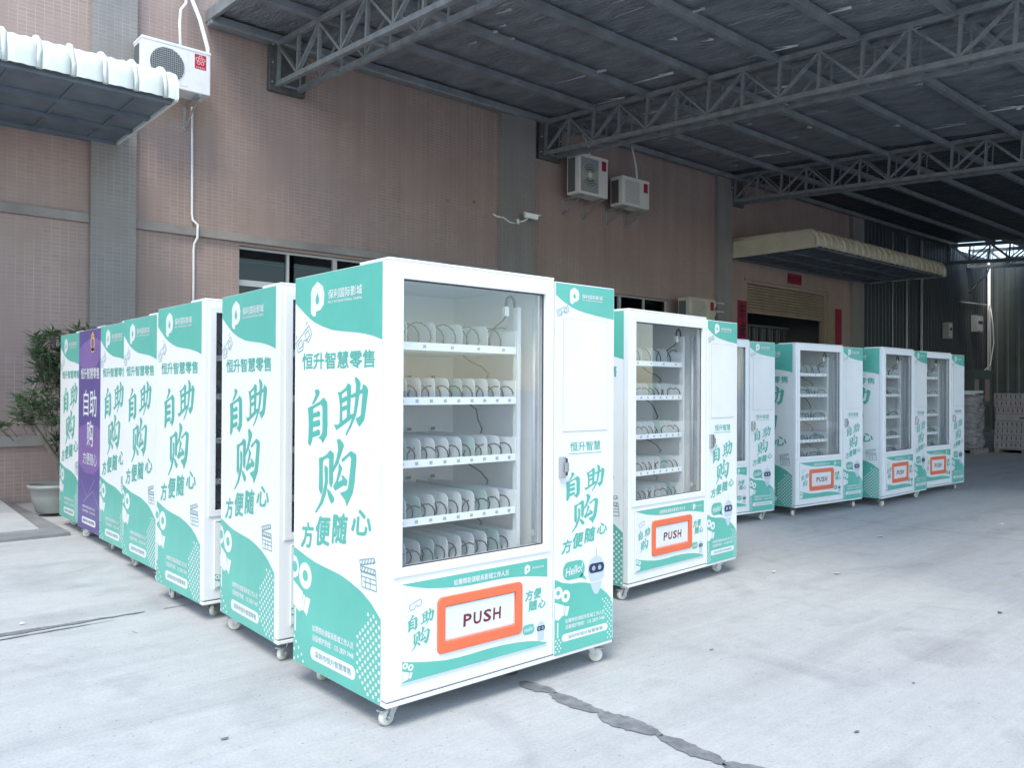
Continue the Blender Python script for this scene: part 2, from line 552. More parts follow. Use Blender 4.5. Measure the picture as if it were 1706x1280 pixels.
class Print:
    """flat print in (u,z); mp(u,z,layer) -> local xyz"""
    def __init__(self, mp, *mats):
        self.mp = mp
        self.mb = MB(*mats)
    def raw(self, vs, fs, L, mi):
        self.mb.add([self.mp(x, y, L) for x, y in vs], fs, mi)
    def poly(self, pts, L, mi):
        tr = tessellate_polygon([[Vector((x, y, 0)) for x, y in pts]])
        self.raw(pts, [list(t) for t in tr], L, mi)
    def disc(self, c, r, L, mi, n=14, rx=1.0):
        self.raw([(c[0] + r * rx * cos(2 * pi * k / n), c[1] + r * sin(2 * pi * k / n)) for k in range(n)], [list(range(n))], L, mi)
    def ring(self, c, r, r2, L, mi, n=22):
        vs = [(c[0] + q * cos(2 * pi * k / n), c[1] + q * sin(2 * pi * k / n)) for q in (r, r2) for k in range(n)]
        self.raw(vs, [(k, (k + 1) % n, n + (k + 1) % n, n + k) for k in range(n)], L, mi)
    def rect(self, x0, z0, x1, z1, L, mi, r=0.0):
        if r <= 0:
            self.raw([(x0, z0), (x1, z0), (x1, z1), (x0, z1)], [(0, 1, 2, 3)], L, mi)
        else:
            pts = []
            for cx, cz, a0 in ((x1 - r, z0 + r, -90), (x1 - r, z1 - r, 0), (x0 + r, z1 - r, 90), (x0 + r, z0 + r, 180)):
                for k in range(5):
                    a = radians(a0 + 22.5 * k)
                    pts.append((cx + r * cos(a), cz + r * sin(a)))
            self.raw(pts, [list(range(len(pts)))], L, mi)
    def line(self, pts, w, L, mi):
        for (x0, y0), (x1, y1) in zip(pts, pts[1:]):
            d = math.hypot(x1 - x0, y1 - y0) or 1e-6
            nx, ny = -(y1 - y0) / d * w / 2, (x1 - x0) / d * w / 2
            self.raw([(x0 + nx, y0 + ny), (x0 - nx, y0 - ny), (x1 - nx, y1 - ny), (x1 + nx, y1 + ny)], [(0, 1, 2, 3)], L, mi)
    def text(self, s, x, z, w, h, L, mi, off=0.0, shear=0.0, rise=0.0, spacing=1.0):
        vs, fs = text_tris(s, 0.0, spacing)
        e = off * h
        for k, (dx, dz) in enumerate(((0, 0), (-e, -e), (e, -e), (e, e), (-e, e)) if off else ((0, 0),)):
            self.raw([(x + dx + u * w + shear * v * h, z + dz + v * h + rise * u * w) for u, v in vs], fs, L + k * .11, mi)
    def build(self, name, parent):
        return self.mb.build(name, parent)

# brush lettering traced from the panel, in millimetres (u from the rear edge, z from the ground)
BRUSH = {
'zi':[[(196,1393),(219,1400),(241,1394),(244,1379),(197,1337),(166,1326),(185,1348),(206,1374)],[(129,1310),(166,1321),(182,1309),(186,1291),(181,1205),(177,1165),(155,1134),(136,1146),(142,1229),(137,1290)],[(166,1319),(246,1344),(282,1363),(315,1341),(318,1236),(313,1193),(276,1155),(261,1169),(235,1177),(261,1191),(272,1208),(271,1319),(255,1332),(180,1309)],[(180,1285),(238,1301),(251,1293),(247,1276),(183,1268)],[(180,1248),(243,1261),(252,1246),(246,1233),(181,1224)],[(177,1200),(239,1216),(252,1203),(244,1190),(177,1176)]],
'zhu':[[(407,1388),(440,1386),(444,1364),(449,1265),(450,1244),(425,1244),(428,1322),(420,1363)],[(428,1386),(472,1405),(496,1427),(523,1417),(521,1393),(513,1283),(517,1267),(482,1262),(489,1299),(488,1397),(440,1378)],[(440,1359),(488,1372),(492,1364),(492,1354),(444,1339)],[(445,1322),(493,1333),(493,1315),(445,1304)],[(376,1242),(409,1243),(517,1291),(544,1296),(544,1284),(513,1267),(397,1218)],[(520,1376),(551,1385),(612,1401),(619,1423),(649,1413),(661,1397),(639,1302),(629,1270),(591,1241),(576,1253),(560,1276),(583,1281),(602,1290),(616,1385),(551,1367),(520,1364)],[(550,1449),(567,1453),(593,1437),(600,1425),(593,1393),(579,1333),(560,1284),(521,1235),(482,1197),(478,1205),(513,1247),(544,1296),(559,1365),(562,1421)]],
'gou':[[(241,1083),(267,1091),(280,1081),(276,1055),(279,945),(265,918),(242,942),(245,1040)],[(258,1084),(310,1104),(344,1127),(377,1113),(374,1079),(370,1029),(370,987),(354,958),(337,976),(335,1026),(336,1085),(323,1092),(267,1074)],[(293,1057),(323,1046),(324,983),(308,931),(278,881),(217,831),(208,835),(252,883),(282,937),(298,989),(293,1031)],[(316,953),(346,943),(380,917),(380,900),(359,889),(342,901),(325,924)],[(403,1176),(426,1182),(459,1163),(463,1151),(439,1112),(411,1069),(370,1029),(374,1054),(398,1089),(414,1131),(410,1156)],[(443,1092),(491,1116),(523,1134),(566,1122),(570,1104),(555,1003),(540,953),(490,891),(478,915),(433,943),(485,958),(501,970),(516,1040),(527,1102),(511,1113),(452,1080)],[(419,1078),(450,1055),(436,1026),(412,991),(448,1000),(456,1009),(440,1020),(460,1023),(497,1002),(485,977),(465,981),(388,949),(372,968),(399,994),(419,1041)]],
}
def brush(pr, fn, L, mi):
    k = 0
    for g in BRUSH.values():
        for pl in g:
            pr.poly([fn(u / 1000.0, z / 1000.0) for u, z in pl], L + 0.12 * (k % 5), mi)
            k += 1

# ================================================================ the setting: ground
WN = 11.351                                  # Y of the factory wall's face
g = MB('concrete')
g.add([(-400, -400, 0), (400, -400, 0), (400, 400, 0), (-400, 400, 0)], [(0, 1, 2, 3)])
ground = g.build('ground')
ground["kind"] = "structure"

def wobbly_strip(pts, w0, seed, amp, step=0.05):
    """irregular flat patch following a line of (x, y, half width)"""
    rnd = random.Random(seed)
    L, R = [], []
    for (xa, ya, wa), (xb, yb, wb) in zip(pts, pts[1:]):
        d = math.hypot(xb - xa, yb - ya)
        n = max(1, int(d / step))
        tx, ty = (xb - xa) / d, (yb - ya) / d
        for k in range(n):
            t = k / n
            w = (wa + (wb - wa) * t) * w0
            x, y = xa + (xb - xa) * t, ya + (yb - ya) * t
            l, r = w + rnd.uniform(-amp, amp), w + rnd.uniform(-amp, amp)
            L.append((x - ty * l, y + tx * l))
            R.append((x + ty * r, y - tx * r))
    return L, R

def patch(name, pts, z, seed, amp, matn, w0=1.0, step=0.05):
    L, R = wobbly_strip(pts, w0, seed, amp, step)
    mb = MB(matn)
    vs = [(x, y, z) for x, y in L] + [(x, y, z) for x, y in R]
    n = len(L)
    mb.add(vs, [(n + k, n + k + 1, k + 1, k) for k in range(n - 1)])
    return mb.build(name, ground)

def lobes(name, y0, y1, x, seed, z=0.004):
    # smeared filler in a joint that runs away from the wall: a chain of uneven lobes
    rnd = random.Random(seed)
    pts = []
    y = y0
    while y > y1:
        ln = rnd.uniform(0.16, 0.34)
        wmax = rnd.uniform(0.042, 0.066)
        for t, f in ((0, .42), (.15, .75), (.35, 1), (.6, .97), (.82, .7), (1, .35)):
            pts.append((x + rnd.uniform(-.014, .014), y - ln * t, wmax * f))
        y -= ln + 0.005
    return patch(name, pts, z, seed, 0.006, 'filler', step=0.014)

lobes('joint_filler', 2.93, 0.2, 2.655, 4)
patch('joint_filler', [(2.69, 3.32, .02), (2.70, 3.2, .05), (2.69, 3.08, .045), (2.685, 3.0, .012)], 0.004, 12, 0.006, 'filler', step=0.02)
patch('joint_filler', [(-6, 5.40, .045), (-2, 5.40, .05), (0.3, 5.39, .04), (0.95, 5.385, .035), (1.25, 5.38, .022), (1.75, 5.375, .006)], 0.004, 5, 0.01, 'filler', step=0.06)
patch('joint_filler', [(-6, 5.28, .012), (0.6, 5.285, .014), (1.55, 5.30, .004)], 0.004, 8, 0.006, 'filler', step=0.06)
patch('joint_line', [(1.8, 5.37, .004), (30, 5.37, .004)], 0.004, 6, 0.002, 'filler', step=0.2)
patch('joint_line', [(2.66, 11.3, .004), (2.68, 3.3, .004)], 0.004, 7, 0.002, 'filler', step=0.1)
patch('joint_line', [(8.7, 11.3, .004), (8.7, -20, .004)], 0.004, 9, 0.0015, 'filler', step=0.2)
patch('joint_line', [(-10, -0.6, .004), (30, -0.6, .004)], 0.004, 10, 0.0015, 'filler', step=0.2)

# low paved strip and pale ramp beside the wall
ap = MB('apron')
ap.box(-12, 2.02, 8.60, WN - 0.001, -0.02, 0.035, bev=0.008)
apron = ap.build('pavement')
apron["kind"] = "structure"
rp = MB('ramp')
rp.add([(-12, 8.96, 0.04), (1.83, 8.96, 0.04), (1.86, 11.2, 0.10), (-12, 11.2, 0.10), (-12, 8.96, 0.03), (1.83, 8.96, 0.03), (1.86, 11.2, 0.03), (-12, 11.2, 0.03)],
       [(0, 1, 2, 3), (0, 4, 5, 1), (1, 5, 6, 2)])
rp.build('ramp', apron)

# ================================================================ the factory building
bld = empty('factory_building', (-12, WN, 0))
tag(bld, 'brown mosaic-tiled factory building with grey pilasters, strip windows and roller door', 'building')
def B(mb, name, **k):
    o = mb.build(name, None, **k)
    o.parent = bld
    o.matrix_parent_inverse = Matrix.Translation((12, -WN, 0))
    return o

def wall_holes(mb, x0, x1, z0, z1, holes, y, depth):
    xs = sorted({x0, x1, *[h[0] for h in holes], *[h[1] for h in holes]})
    zs = sorted({z0, z1, *[h[2] for h in holes], *[h[3] for h in holes]})
    for xa, xb in zip(xs, xs[1:]):
        for za, zb in zip(zs, zs[1:]):
            cx, cz = (xa + xb) / 2, (za + zb) / 2
            if any(h[0] < cx < h[1] and h[2] < cz < h[3] for h in holes):
                continue
            mb.add([(xa, y, za), (xb, y, za), (xb, y, zb), (xa, y, zb)], [(0, 1, 2, 3)])
    for a, b, c, d in holes:
        mb.add([(a, y, c), (b, y, c), (b, y, d), (a, y, d), (a, y + depth, c), (b, y + depth, c), (b, y + depth, d), (a, y + depth, d)],
               [(0, 4, 5, 1), (1, 5, 6, 2), (2, 6, 7, 3), (3, 7, 4, 0)])
    mb.add([(x0, y, z1), (x1, y, z1), (x1, y + 6, z1), (x0, y + 6, z1)], [(0, 1, 2, 3)])

WIN1 = (4.81, 8.73, 1.05, 3.44)
WIN2 = (11.50, 14.62, 1.05, 3.40)
DOOR = (17.69, 21.60, 0.0, 4.05)
w = MB('tile')
wall_holes(w, -12, 23.62, 0, 9.0, [WIN1, WIN2, DOOR], WN, 0.22)
B(w, 'wall')
for a, b in ((2.84, 3.38), (9.62, 10.46), (16.30, 16.88), (22.92, 23.60)):
    p = MB('tile_grey')
    p.box(a, b, WN - 0.11, WN + 0.02, 0, 9.0)
    B(p, 'pilaster')
for a, b in ((-12, 2.838), (3.382, 9.618)):
    p = MB('ledge')
    p.box(a, b, WN - 0.055, WN + 0.01, 3.485, 3.60, bev=0.006)
    B(p, 'ledge')
p = MB('ledge')
p.box(-12, 2.838, WN - 0.05, WN + 0.01, 0.69, 0.82, bev=0.006)
B(p, 'ledge')
for x, z in ((8.49, 4.64), (9.08, 4.72)):
    p = MB('bark')
    p.cyl((x, WN - 0.002, z), 0.032, 0.01, 'Y', 9)
    B(p, 'drill_hole')

def window(rect, npan, extra):
    x0, x1, z0, z1 = rect
    e = empty('window', (x0, WN, z0))
    e.parent = bld
    e.matrix_parent_inverse = Matrix.Translation((12, -WN, 0))
    def S(mb, n):
        o = mb.build(n, e)
        o.matrix_parent_inverse = Matrix.Translation((-x0, -WN, -z0))
        return o
    f = MB('alu')
    ring_frame(f, x0, x1, z0, z1, x0 + .035, x1 - .035, z0 + .035, z1 - .035, WN + 0.08, WN + 0.15)
    S(f, 'window_frame')
    f = MB('alu')
    f.box(x0 + .036, x1 - .036, WN + 0.085, WN + 0.145, 2.88, 2.965)
    S(f, 'transom')
    pw = (x1 - x0) / npan
    for k in range(1, npan):
        wd = 0.036 if k % 2 == 0 else 0.02
        f = MB('alu')
        f.box(x0 + k * pw - wd, x0 + k * pw + wd, WN + 0.075, WN + 0.14, 2.967, z1 - .036)
        S(f, 'mullion')
        f = MB('alu')
        f.box(x0 + k * pw - .022, x0 + k * pw + .022, WN + 0.075, WN + 0.14, z0 + .036, 2.878)
        S(f, 'mullion')
    for k in range(npan):
        for za, zb in ((z0 + .036, 2.878), (2.967, z1 - .036)):
            f = MB('win_glass')
            xa = x0 + k * pw + (.04 if k % 2 == 0 else .025)
            xb = x0 + (k + 1) * pw - (.04 if k % 2 else .025)
            f.box(xa, xb, WN + 0.11, WN + 0.116, za, zb)
            S(f, 'pane')
        if extra:  # thin bar standing in for an interior reflection in the panes
            f = MB('alu')
            f.box(x0 + k * pw + .03, x0 + (k + 1) * pw - .03, WN + 0.12, WN + 0.135, 3.225, 3.245)
            S(f, 'reflection_bar')
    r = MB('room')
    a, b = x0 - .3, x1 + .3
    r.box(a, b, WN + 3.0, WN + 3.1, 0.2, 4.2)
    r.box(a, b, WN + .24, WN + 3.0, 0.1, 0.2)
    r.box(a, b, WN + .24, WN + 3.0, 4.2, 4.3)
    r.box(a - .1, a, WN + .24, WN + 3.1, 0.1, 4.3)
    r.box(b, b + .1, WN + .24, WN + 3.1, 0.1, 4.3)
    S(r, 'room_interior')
window(WIN1, 5, True)
window(WIN2, 4, False)

# doorway: shutter half down, strip curtain, dim room
x0, x1, z0, z1 = DOOR
sh = MB('shutter')
n = 9
for k in range(n):
    za = 3.40 + k * (z1 - 3.40) / n
    zb = 3.40 + (k + 1) * (z1 - 3.40) / n
    pts = [(WN + .10, za + .004), (WN + .085, za + .02), (WN + .085, zb - .02), (WN + .10, zb - .004), (WN + .12, zb - .004), (WN + .12, za + .004)]
    vs = [(x, y, z) for x in (x0 + .03, x1 - .03) for y, z in pts]
    sh.add(vs, [(i, (i + 1) % 6, 6 + (i + 1) % 6, 6 + i) for i in range(6)])
sh.box(x0 + .03, x1 - .03, WN + .085, WN + .125, 3.34, 3.398)
B(sh, 'roller_shutter')
for a, b in ((x0 - 0.0, x0 + .028), (x1 - .028, x1)):
    j = MB('shutter')
    j.box(a + .001, b - .001, WN + .05, WN + .18, 0, z1 - .01)
    B(j, 'guide_rail')
j = MB('shutter')
j.box(21.605, 22.02, WN - .03, WN + .01, 0, 4.12)
B(j, 'door_jamb')
j = MB('shutter')
j.box(17.55, 22.02, WN - .03, WN + .01, 4.122, 4.17)
B(j, 'door_lintel')
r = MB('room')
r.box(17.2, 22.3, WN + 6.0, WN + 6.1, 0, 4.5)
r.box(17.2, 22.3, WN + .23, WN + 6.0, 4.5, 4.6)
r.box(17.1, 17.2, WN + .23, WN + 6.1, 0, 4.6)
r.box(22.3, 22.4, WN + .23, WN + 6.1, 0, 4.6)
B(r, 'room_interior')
cur = empty('strip_curtain', (19.1, WN + 1.2, 0))
cur.parent = bld
cur.matrix_parent_inverse = Matrix.Translation((12, -WN, 0))
st = MB('curtain')
for i in range(6):
    a = pi * (i / 5.0)
    st.v.append((-.09 * cos(a), .02 * sin(a), 0.05)); st.v.append((-.09 * cos(a), .02 * sin(a), 3.15))
for i in range(5):
    st.f.append([2 * i, 2 * i + 2, 2 * i + 3, 2 * i + 1]); st.mi.append(0); st.sm.append(True)
s0 = st.build('curtain_strip', cur)
for k in range(1, 14):
    link_mesh('curtain_strip', s0.data, cur, (k * .19, (k % 2) * .03, 0))
hd = MB('room')
hd.box(-.1, 2.6, -.02, .05, 3.16, 3.22)
hd.build('curtain_rail', cur)

# ---------------------------------------------------------------- sheet-metal walls at the far end
def corrugated(x0, x1, z0, z1, pitch, depth, matn, vertical=True):
    """sheet in local XZ with trapezoid ribs; front faces -Y"""
    mb = MB(matn)
    xs, x = [], x0
    while x < x1 - 1e-6:
        for f, d in ((0, 0), (.55, 0), (.65, depth), (.9, depth)):
            xx = min(x1, x + f * pitch)
            xs.append((xx, -d))
        x += pitch
    xs.append((x1, 0))
    vs = [(a, b, z0) for a, b in xs] + [(a, b, z1) for a, b in xs]
    n = len(xs)
    mb.add(vs, [(k, k + 1, n + k + 1, n + k) for k in range(n - 1)])
    return mb

mw = MB('metal_wall')
for xa, xb, zt_ in ((0, 7.2, 6.63), (7.2, 10.08, 6.38)):
    q = corrugated(xa, xb, 0, zt_, 0.24, 0.014, 'metal_wall')
    mw.add(q.v, q.f)
mw = mw.build('metal_wall')
mw.location = (23.62, WN - 0.02, 0)
tag(mw, 'dark ribbed metal wall running on from the tiled factory wall', 'wall')
ew = corrugated(0, 26, 0, 6.37, 0.36, 0.022, 'metal_wall_end').build('metal_wall')
ew.location = (33.70, WN, 0)
ew.rotation_euler = (0, 0, -pi / 2)
tag(ew, 'tall grey-green ribbed metal end wall behind the carton pallets', 'wall')

# ================================================================ steel canopy
SL = 0.057
def rz(y, z=6.58):
    return z - SL * (WN - y)
CX0, CX1, CY0, CY1 = 4.35, 30.5, 0.6, WN - 0.005
can = empty('steel_canopy', (CX0, WN, 0))
tag(can, 'dark steel canopy roof on box trusses covering the yard beside the tiled wall', 'canopy')
canI = Matrix.Translation((-CX0, -WN, 0))
def C(mb, name, parent=can):
    o = mb.build(name, parent)
    if parent is can:
        o.matrix_parent_inverse = canI
    return o
# foil-lined part with a little sag between purlins
PUR = [WN - 0.16 - 1.2 * k for k in range(9)]
rnd = random.Random(3)
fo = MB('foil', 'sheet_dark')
nx, ny = 64, 72
XF = 16.6
vs = []
for j in range(ny + 1):
    y = CY1 + (CY0 - CY1) * j / ny
    ph = ((WN - 0.16 - y) / 1.2) % 1.0
    for i in range(nx + 1):
        x = CX0 + (XF - CX0) * i / nx
        sag = 0.035 * sin(pi * ph) ** 2 * (0.5 + 0.5 * sin(x * 2.1 + y * .7)) + rnd.uniform(0, .006)
        vs.append((x, y, rz(y) - sag))
fs = [(j * (nx + 1) + i, (j + 1) * (nx + 1) + i, (j + 1) * (nx + 1) + i + 1, j * (nx + 1) + i + 1) for j in range(ny) for i in range(nx)]
fo.add(vs, fs, 0, True)
C(fo, 'foil_lining')
top = MB('sheet_dark')
for (xa, xb) in ((CX0, XF),):
    vs = [(xa, CY1, rz(CY1) + .03), (xb, CY1, rz(CY1) + .03), (xb, CY0, rz(CY0) + .03), (xa, CY0, rz(CY0) + .03)]
    vs += [(x, y, z + .05) for x, y, z in vs]
    top.add(vs, [(0, 1, 2, 3), (7, 6, 5, 4), (0, 3, 7, 4), (1, 5, 6, 2), (0, 4, 5, 1), (3, 2, 6, 7)])
C(top, 'roof_sheet')
# unseen slab added past the canopy edge to darken the far door
ex = MB('foil')
vs = [(10.6, CY0 - .002, rz(CY0)), (XF, CY0 - .002, rz(CY0)), (XF, -3.5, rz(-3.5)), (10.6, -3.5, rz(-3.5))]
vs += [(a, b, c + .08) for a, b, c in vs]
ex.add(vs, [(0, 1, 2, 3), (7, 6, 5, 4), (0, 3, 7, 4), (1, 5, 6, 2), (0, 4, 5, 1), (3, 2, 6, 7)])
C(ex, 'roof_sheet')
# bare ribbed sheet beyond
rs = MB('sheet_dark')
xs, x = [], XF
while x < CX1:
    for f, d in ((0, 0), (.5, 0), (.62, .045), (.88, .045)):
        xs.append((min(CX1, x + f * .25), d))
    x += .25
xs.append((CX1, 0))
CYB = -10.0                                # unseen outer reach of the bare sheet, lengthened to darken the far end
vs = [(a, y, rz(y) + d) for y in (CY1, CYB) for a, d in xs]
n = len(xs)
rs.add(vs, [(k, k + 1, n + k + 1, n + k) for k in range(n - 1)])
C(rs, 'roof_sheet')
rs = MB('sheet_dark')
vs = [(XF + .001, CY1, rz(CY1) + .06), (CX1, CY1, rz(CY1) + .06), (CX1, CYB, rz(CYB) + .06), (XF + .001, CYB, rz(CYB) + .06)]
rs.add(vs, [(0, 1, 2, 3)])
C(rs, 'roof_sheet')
rs = MB('sheet_dark')
YG = 9.9                                   # gap left in the far corner; extra sheet added to darken the end wall
vs = [(CX1 + .001, YG, rz(YG) + .02), (33.66, YG, rz(YG) + .02), (33.66, CYB, rz(CYB) + .02), (CX1 + .001, CYB, rz(CYB) + .02)]
vs += [(a, b, c + .04) for a, b, c in vs]
rs.add(vs, [(0, 1, 2, 3), (7, 6, 5, 4), (0, 3, 7, 4), (1, 5, 6, 2), (0, 4, 5, 1), (3, 2, 6, 7)])
C(rs, 'roof_sheet')
# purlins
for y in PUR:
    p = MB('purlin')
    z = rz(y) - .04
    p.box(CX0 + .02, CX1 - .02, y - .045, y + .045, z - .105, z, bev=0.004, seg=1)
    C(p, 'purlin')
# gable edge trim and flashing along the wall
e = MB('steel')
e.bar((CX0 - .02, CY1, rz(CY1) - .02), (CX0 - .02, CY0, rz(CY0) - .02), .05, .16)
C(e, 'edge_trim')
e = MB('steel')
e.box(CX0 - .04, 10.0, WN - .20, WN - .03, 6.40, 6.50, bev=.02)
C(e, 'wall_beam')
# light seams and torn foil
rnd = random.Random(21)
for k in range(90):
    x = rnd.uniform(5.0, 16.2)
    y = rnd.uniform(2.0, 10.8)
    ln = rnd.choice((.15, .2, .3, .5, .8, 1.1))
    wd = rnd.uniform(.003, .008)
    s = MB('seam')
    zz = rz(y) - .055
    dx = rnd.uniform(-.03, .03)
    s.add([(x - wd, y, zz), (x + wd, y, zz), (x + wd + dx, y - ln, zz - SL * ln - rnd.uniform(0, .04)), (x - wd + dx, y - ln, zz - SL * ln - .004),
           (x, y - ln * .5, zz + .02)], [(0, 1, 2, 3), (0, 4, 1), (2, 4, 3)])
    C(s, 'foil_seam')
for k in range(9):      # flaps of foil hanging loose
    x = rnd.uniform(9.5, 15.5)
    y = rnd.uniform(1.5, 8.5)
    s = MB('seam')
    zz = rz(y) - .05
    a = rnd.uniform(.04, .09)
    s.add([(x, y, zz), (x + .05, y - a, zz - .03), (x + .06, y - a * .6, zz - .05), (x + .02, y + .03, zz - .04), (x - .03, y - .02, zz - .04)],
          [(0, 1, 2), (0, 2, 3), (0, 3, 4)])
    C(s, 'foil_flap')
# box trusses
PAN, TD, TW = 0.61, 0.585, 0.34
slope_ang = math.atan(SL)
vert = MB('steel'); vert.box(-.022, .022, -.022, .022, 0.03, TD - .03)
vert_me = vert.build('web_post').data
dg = MB('steel'); dg.bar((0, 0, TD - .03), (0, PAN, .03), .034, .055, up=(1, 0, 0)); diag_me = dg.build('web_diagonal').data
dg = MB('steel'); dg.bar((0, 0, .03), (0, PAN, TD - .03), .034, .055, up=(1, 0, 0)); diag2_me = dg.build('web_diagonal').data
for o in [o for o in bpy.data.objects if o.name.startswith('web_')]:
    bpy.data.objects.remove(o)
def truss(x, zb, length, y0=WN - .10, plate=True, phase=0):
    t = empty('roof_truss', (x, y0, zb))
    t.parent = can
    t.matrix_parent_inverse = canI
    # local +Y runs away from the wall and down with the roof
    t.rotation_euler = (-slope_ang, 0, pi)
    n = int(length / PAN)
    for px in (0, -TW):
        for z in (0, TD):
            c = MB('steel')
            c.box(px - .036, px + .036, 0, length, z - .037, z + .037, bev=.004, seg=1)
            c.build('chord', t)
        for k in range(n + 1):
            q = link_mesh('web_post', vert_me, t, (px, k * PAN + .02, 0))
            if px:
                q.scale = (.5, .5, 1)
            if k < n:
                q = link_mesh('web_diagonal', diag_me if (k + phase) % 2 == 0 else diag2_me, t, (px, k * PAN + .02, 0))
                if px:
                    q.scale = (.45, 1, 1)
    for k in range(0, n + 1, 2):
        c = MB('steel')
        c.bar((-.036, k * PAN + .02, 0), (-TW + .036, k * PAN + .02, 0), .03, .03)
        c.build('tie_bar', t)
    if plate:
        c = MB('steel_dark', 'zinc')
        c.box(-TW - .1, .13, -.085, -.004, -.10, TD + .04, bev=.004, seg=1)
        for px in (.09, -TW - .06):
            for z in (.02, .3, .56):
                c.cyl((px, -.001, z), .014, .03, 'Y', 6, 1)
        c.build('wall_plate', t)
    return t
truss(5.33, 5.84, 10.5)
truss(10.70, 5.87, 10.5, phase=1)
truss(16.95, 5.94, 10.5, phase=1)
truss(30.0, 5.86, 10.0, y0=WN - .05)
truss(31.6, 5.86, 10.0, y0=WN - .05, plate=False, phase=1)
for x in (5.5, 10.87, 17.12, 30.17):
    p = MB('steel')
    p.box(x - .1, x + .1, CY0 + .1, CY0 + .3, 0, rz(CY0) - .72)
    C(p, 'canopy_post')

# ================================================================ awnings
def awning(name, x0, x1, label, sheet, under, pitch, yout=2.25, zt=4.90, capr=.03):
    a = empty(name, (x0, WN, zt))
    I = Matrix.Translation((-x0, -WN, -zt))
    tag(a, label, 'awning')
    # path in (distance from wall, z): nearly flat, then rolled down at the outer edge
    path = [(0.02, zt + .06), (0.7, zt + .04), (1.4, zt + .02), (yout - .22, zt)]
    for k in range(1, 7):
        an = radians(90 - 15 * k)
        path.append((yout - .22 + .22 * cos(an), zt - .22 + .22 * sin(an)))
    path.append((yout, zt - .34))
    nn = []
    for i in range(len(path)):
        p, q = path[max(0, i - 1)], path[min(len(path) - 1, i + 1)]
        dx, dz = q[0] - p[0], q[1] - p[1]
        l = math.hypot(dx, dz)
        nn.append((-dz / l * -1, dx / l))
    prof, x = [], x0
    while x < x1 - .01:
        for f, h in ((0, .0), (.05, .045), (.16, .05), (.24, 0.0), (.42, .010), (.58, -.006), (.8, .010)):
            if x + f * pitch <= x1:
                prof.append((x + f * pitch, h))
        x += pitch
    prof.append((x1, 0.0))
    rr = random.Random(int(x0 * 10))
    s = MB(sheet)
    vs = []
    for (d, z), (nx_, nz_) in zip(path, nn):
        for px, h in prof:
            j = rr.uniform(-.004, .004)
            vs.append((px, WN - d - nx_ * (h + j), z + nz_ * (h + j)))
    m_ = len(prof)
    s.add(vs, [(i * m_ + k, i * m_ + k + 1, (i + 1) * m_ + k + 1, (i + 1) * m_ + k) for i in range(len(path) - 1) for k in range(m_ - 1)], 0, True)
    o = s.build('awning_sheet', a); o.matrix_parent_inverse = I
    x = x0 + .03
    while x < x1 - .02:                     # rolled seam caps over each joint
        sc_ = MB(sheet)
        sc_.tube([(x + rr.uniform(-.008, .008), WN - d - nx_ * .02, z + nz_ * .02) for (d, z), (nx_, nz_) in zip(path, nn)], capr, 6)
        o = sc_.build('seam_cap', a); o.matrix_parent_inverse = I
        x += pitch
    u = MB(under)
    u.box(x0 + .05, x1 - .05, WN - yout + .06, WN - .02, zt - .33, zt - .30)
    o = u.build('soffit', a); o.matrix_parent_inverse = I
    for d in (.10, .75, 1.4, yout - .12):
        u = MB(under)
        u.box(x0 + .05, x1 - .05, WN - d - .03, WN - d + .03, zt - .375, zt - .332)
        o = u.build('soffit_rail', a); o.matrix_parent_inverse = I
    k = x0 + .4
    while k < x1 - .2:
        u = MB(under)
        u.box(k - .012, k + .012, WN - yout + .16, WN - .14, zt - .352, zt - .331)
        o = u.build('soffit_batten', a); o.matrix_parent_inverse = I
        k += .6
    for xe in (x0, x1 - .04):
        u = MB(sheet)
        pts = [(0.02, zt + .05)] + [(d - .008, z - .008) for d, z in path[1:]] + [(yout - .02, zt - .36), (0.02, zt - .36)]
        vs = [(px, WN - d, z) for px in (xe + .002, xe + .036) for d, z in pts]
        n_ = len(pts)
        u.add(vs, [list(range(n_)), list(range(2 * n_ - 1, n_ - 1, -1))] + [(i, n_ + i, n_ + (i + 1) % n_, (i + 1) % n_) for i in range(n_)])
        o = u.build('end_panel', a); o.matrix_parent_inverse = I
    return a
awning('sheet_awning', -9.0, 3.17, 'pale white-green ribbed awning with rolled edge beside the white air conditioner', 'awn_white', 'awn_under', .30, zt=4.88, capr=.026)
awning('sheet_awning', 16.93, 23.95, 'cream ribbed awning with rolled edge above the roller shutter door', 'awn_cream', 'awn_under', .30, zt=4.93, capr=.055)

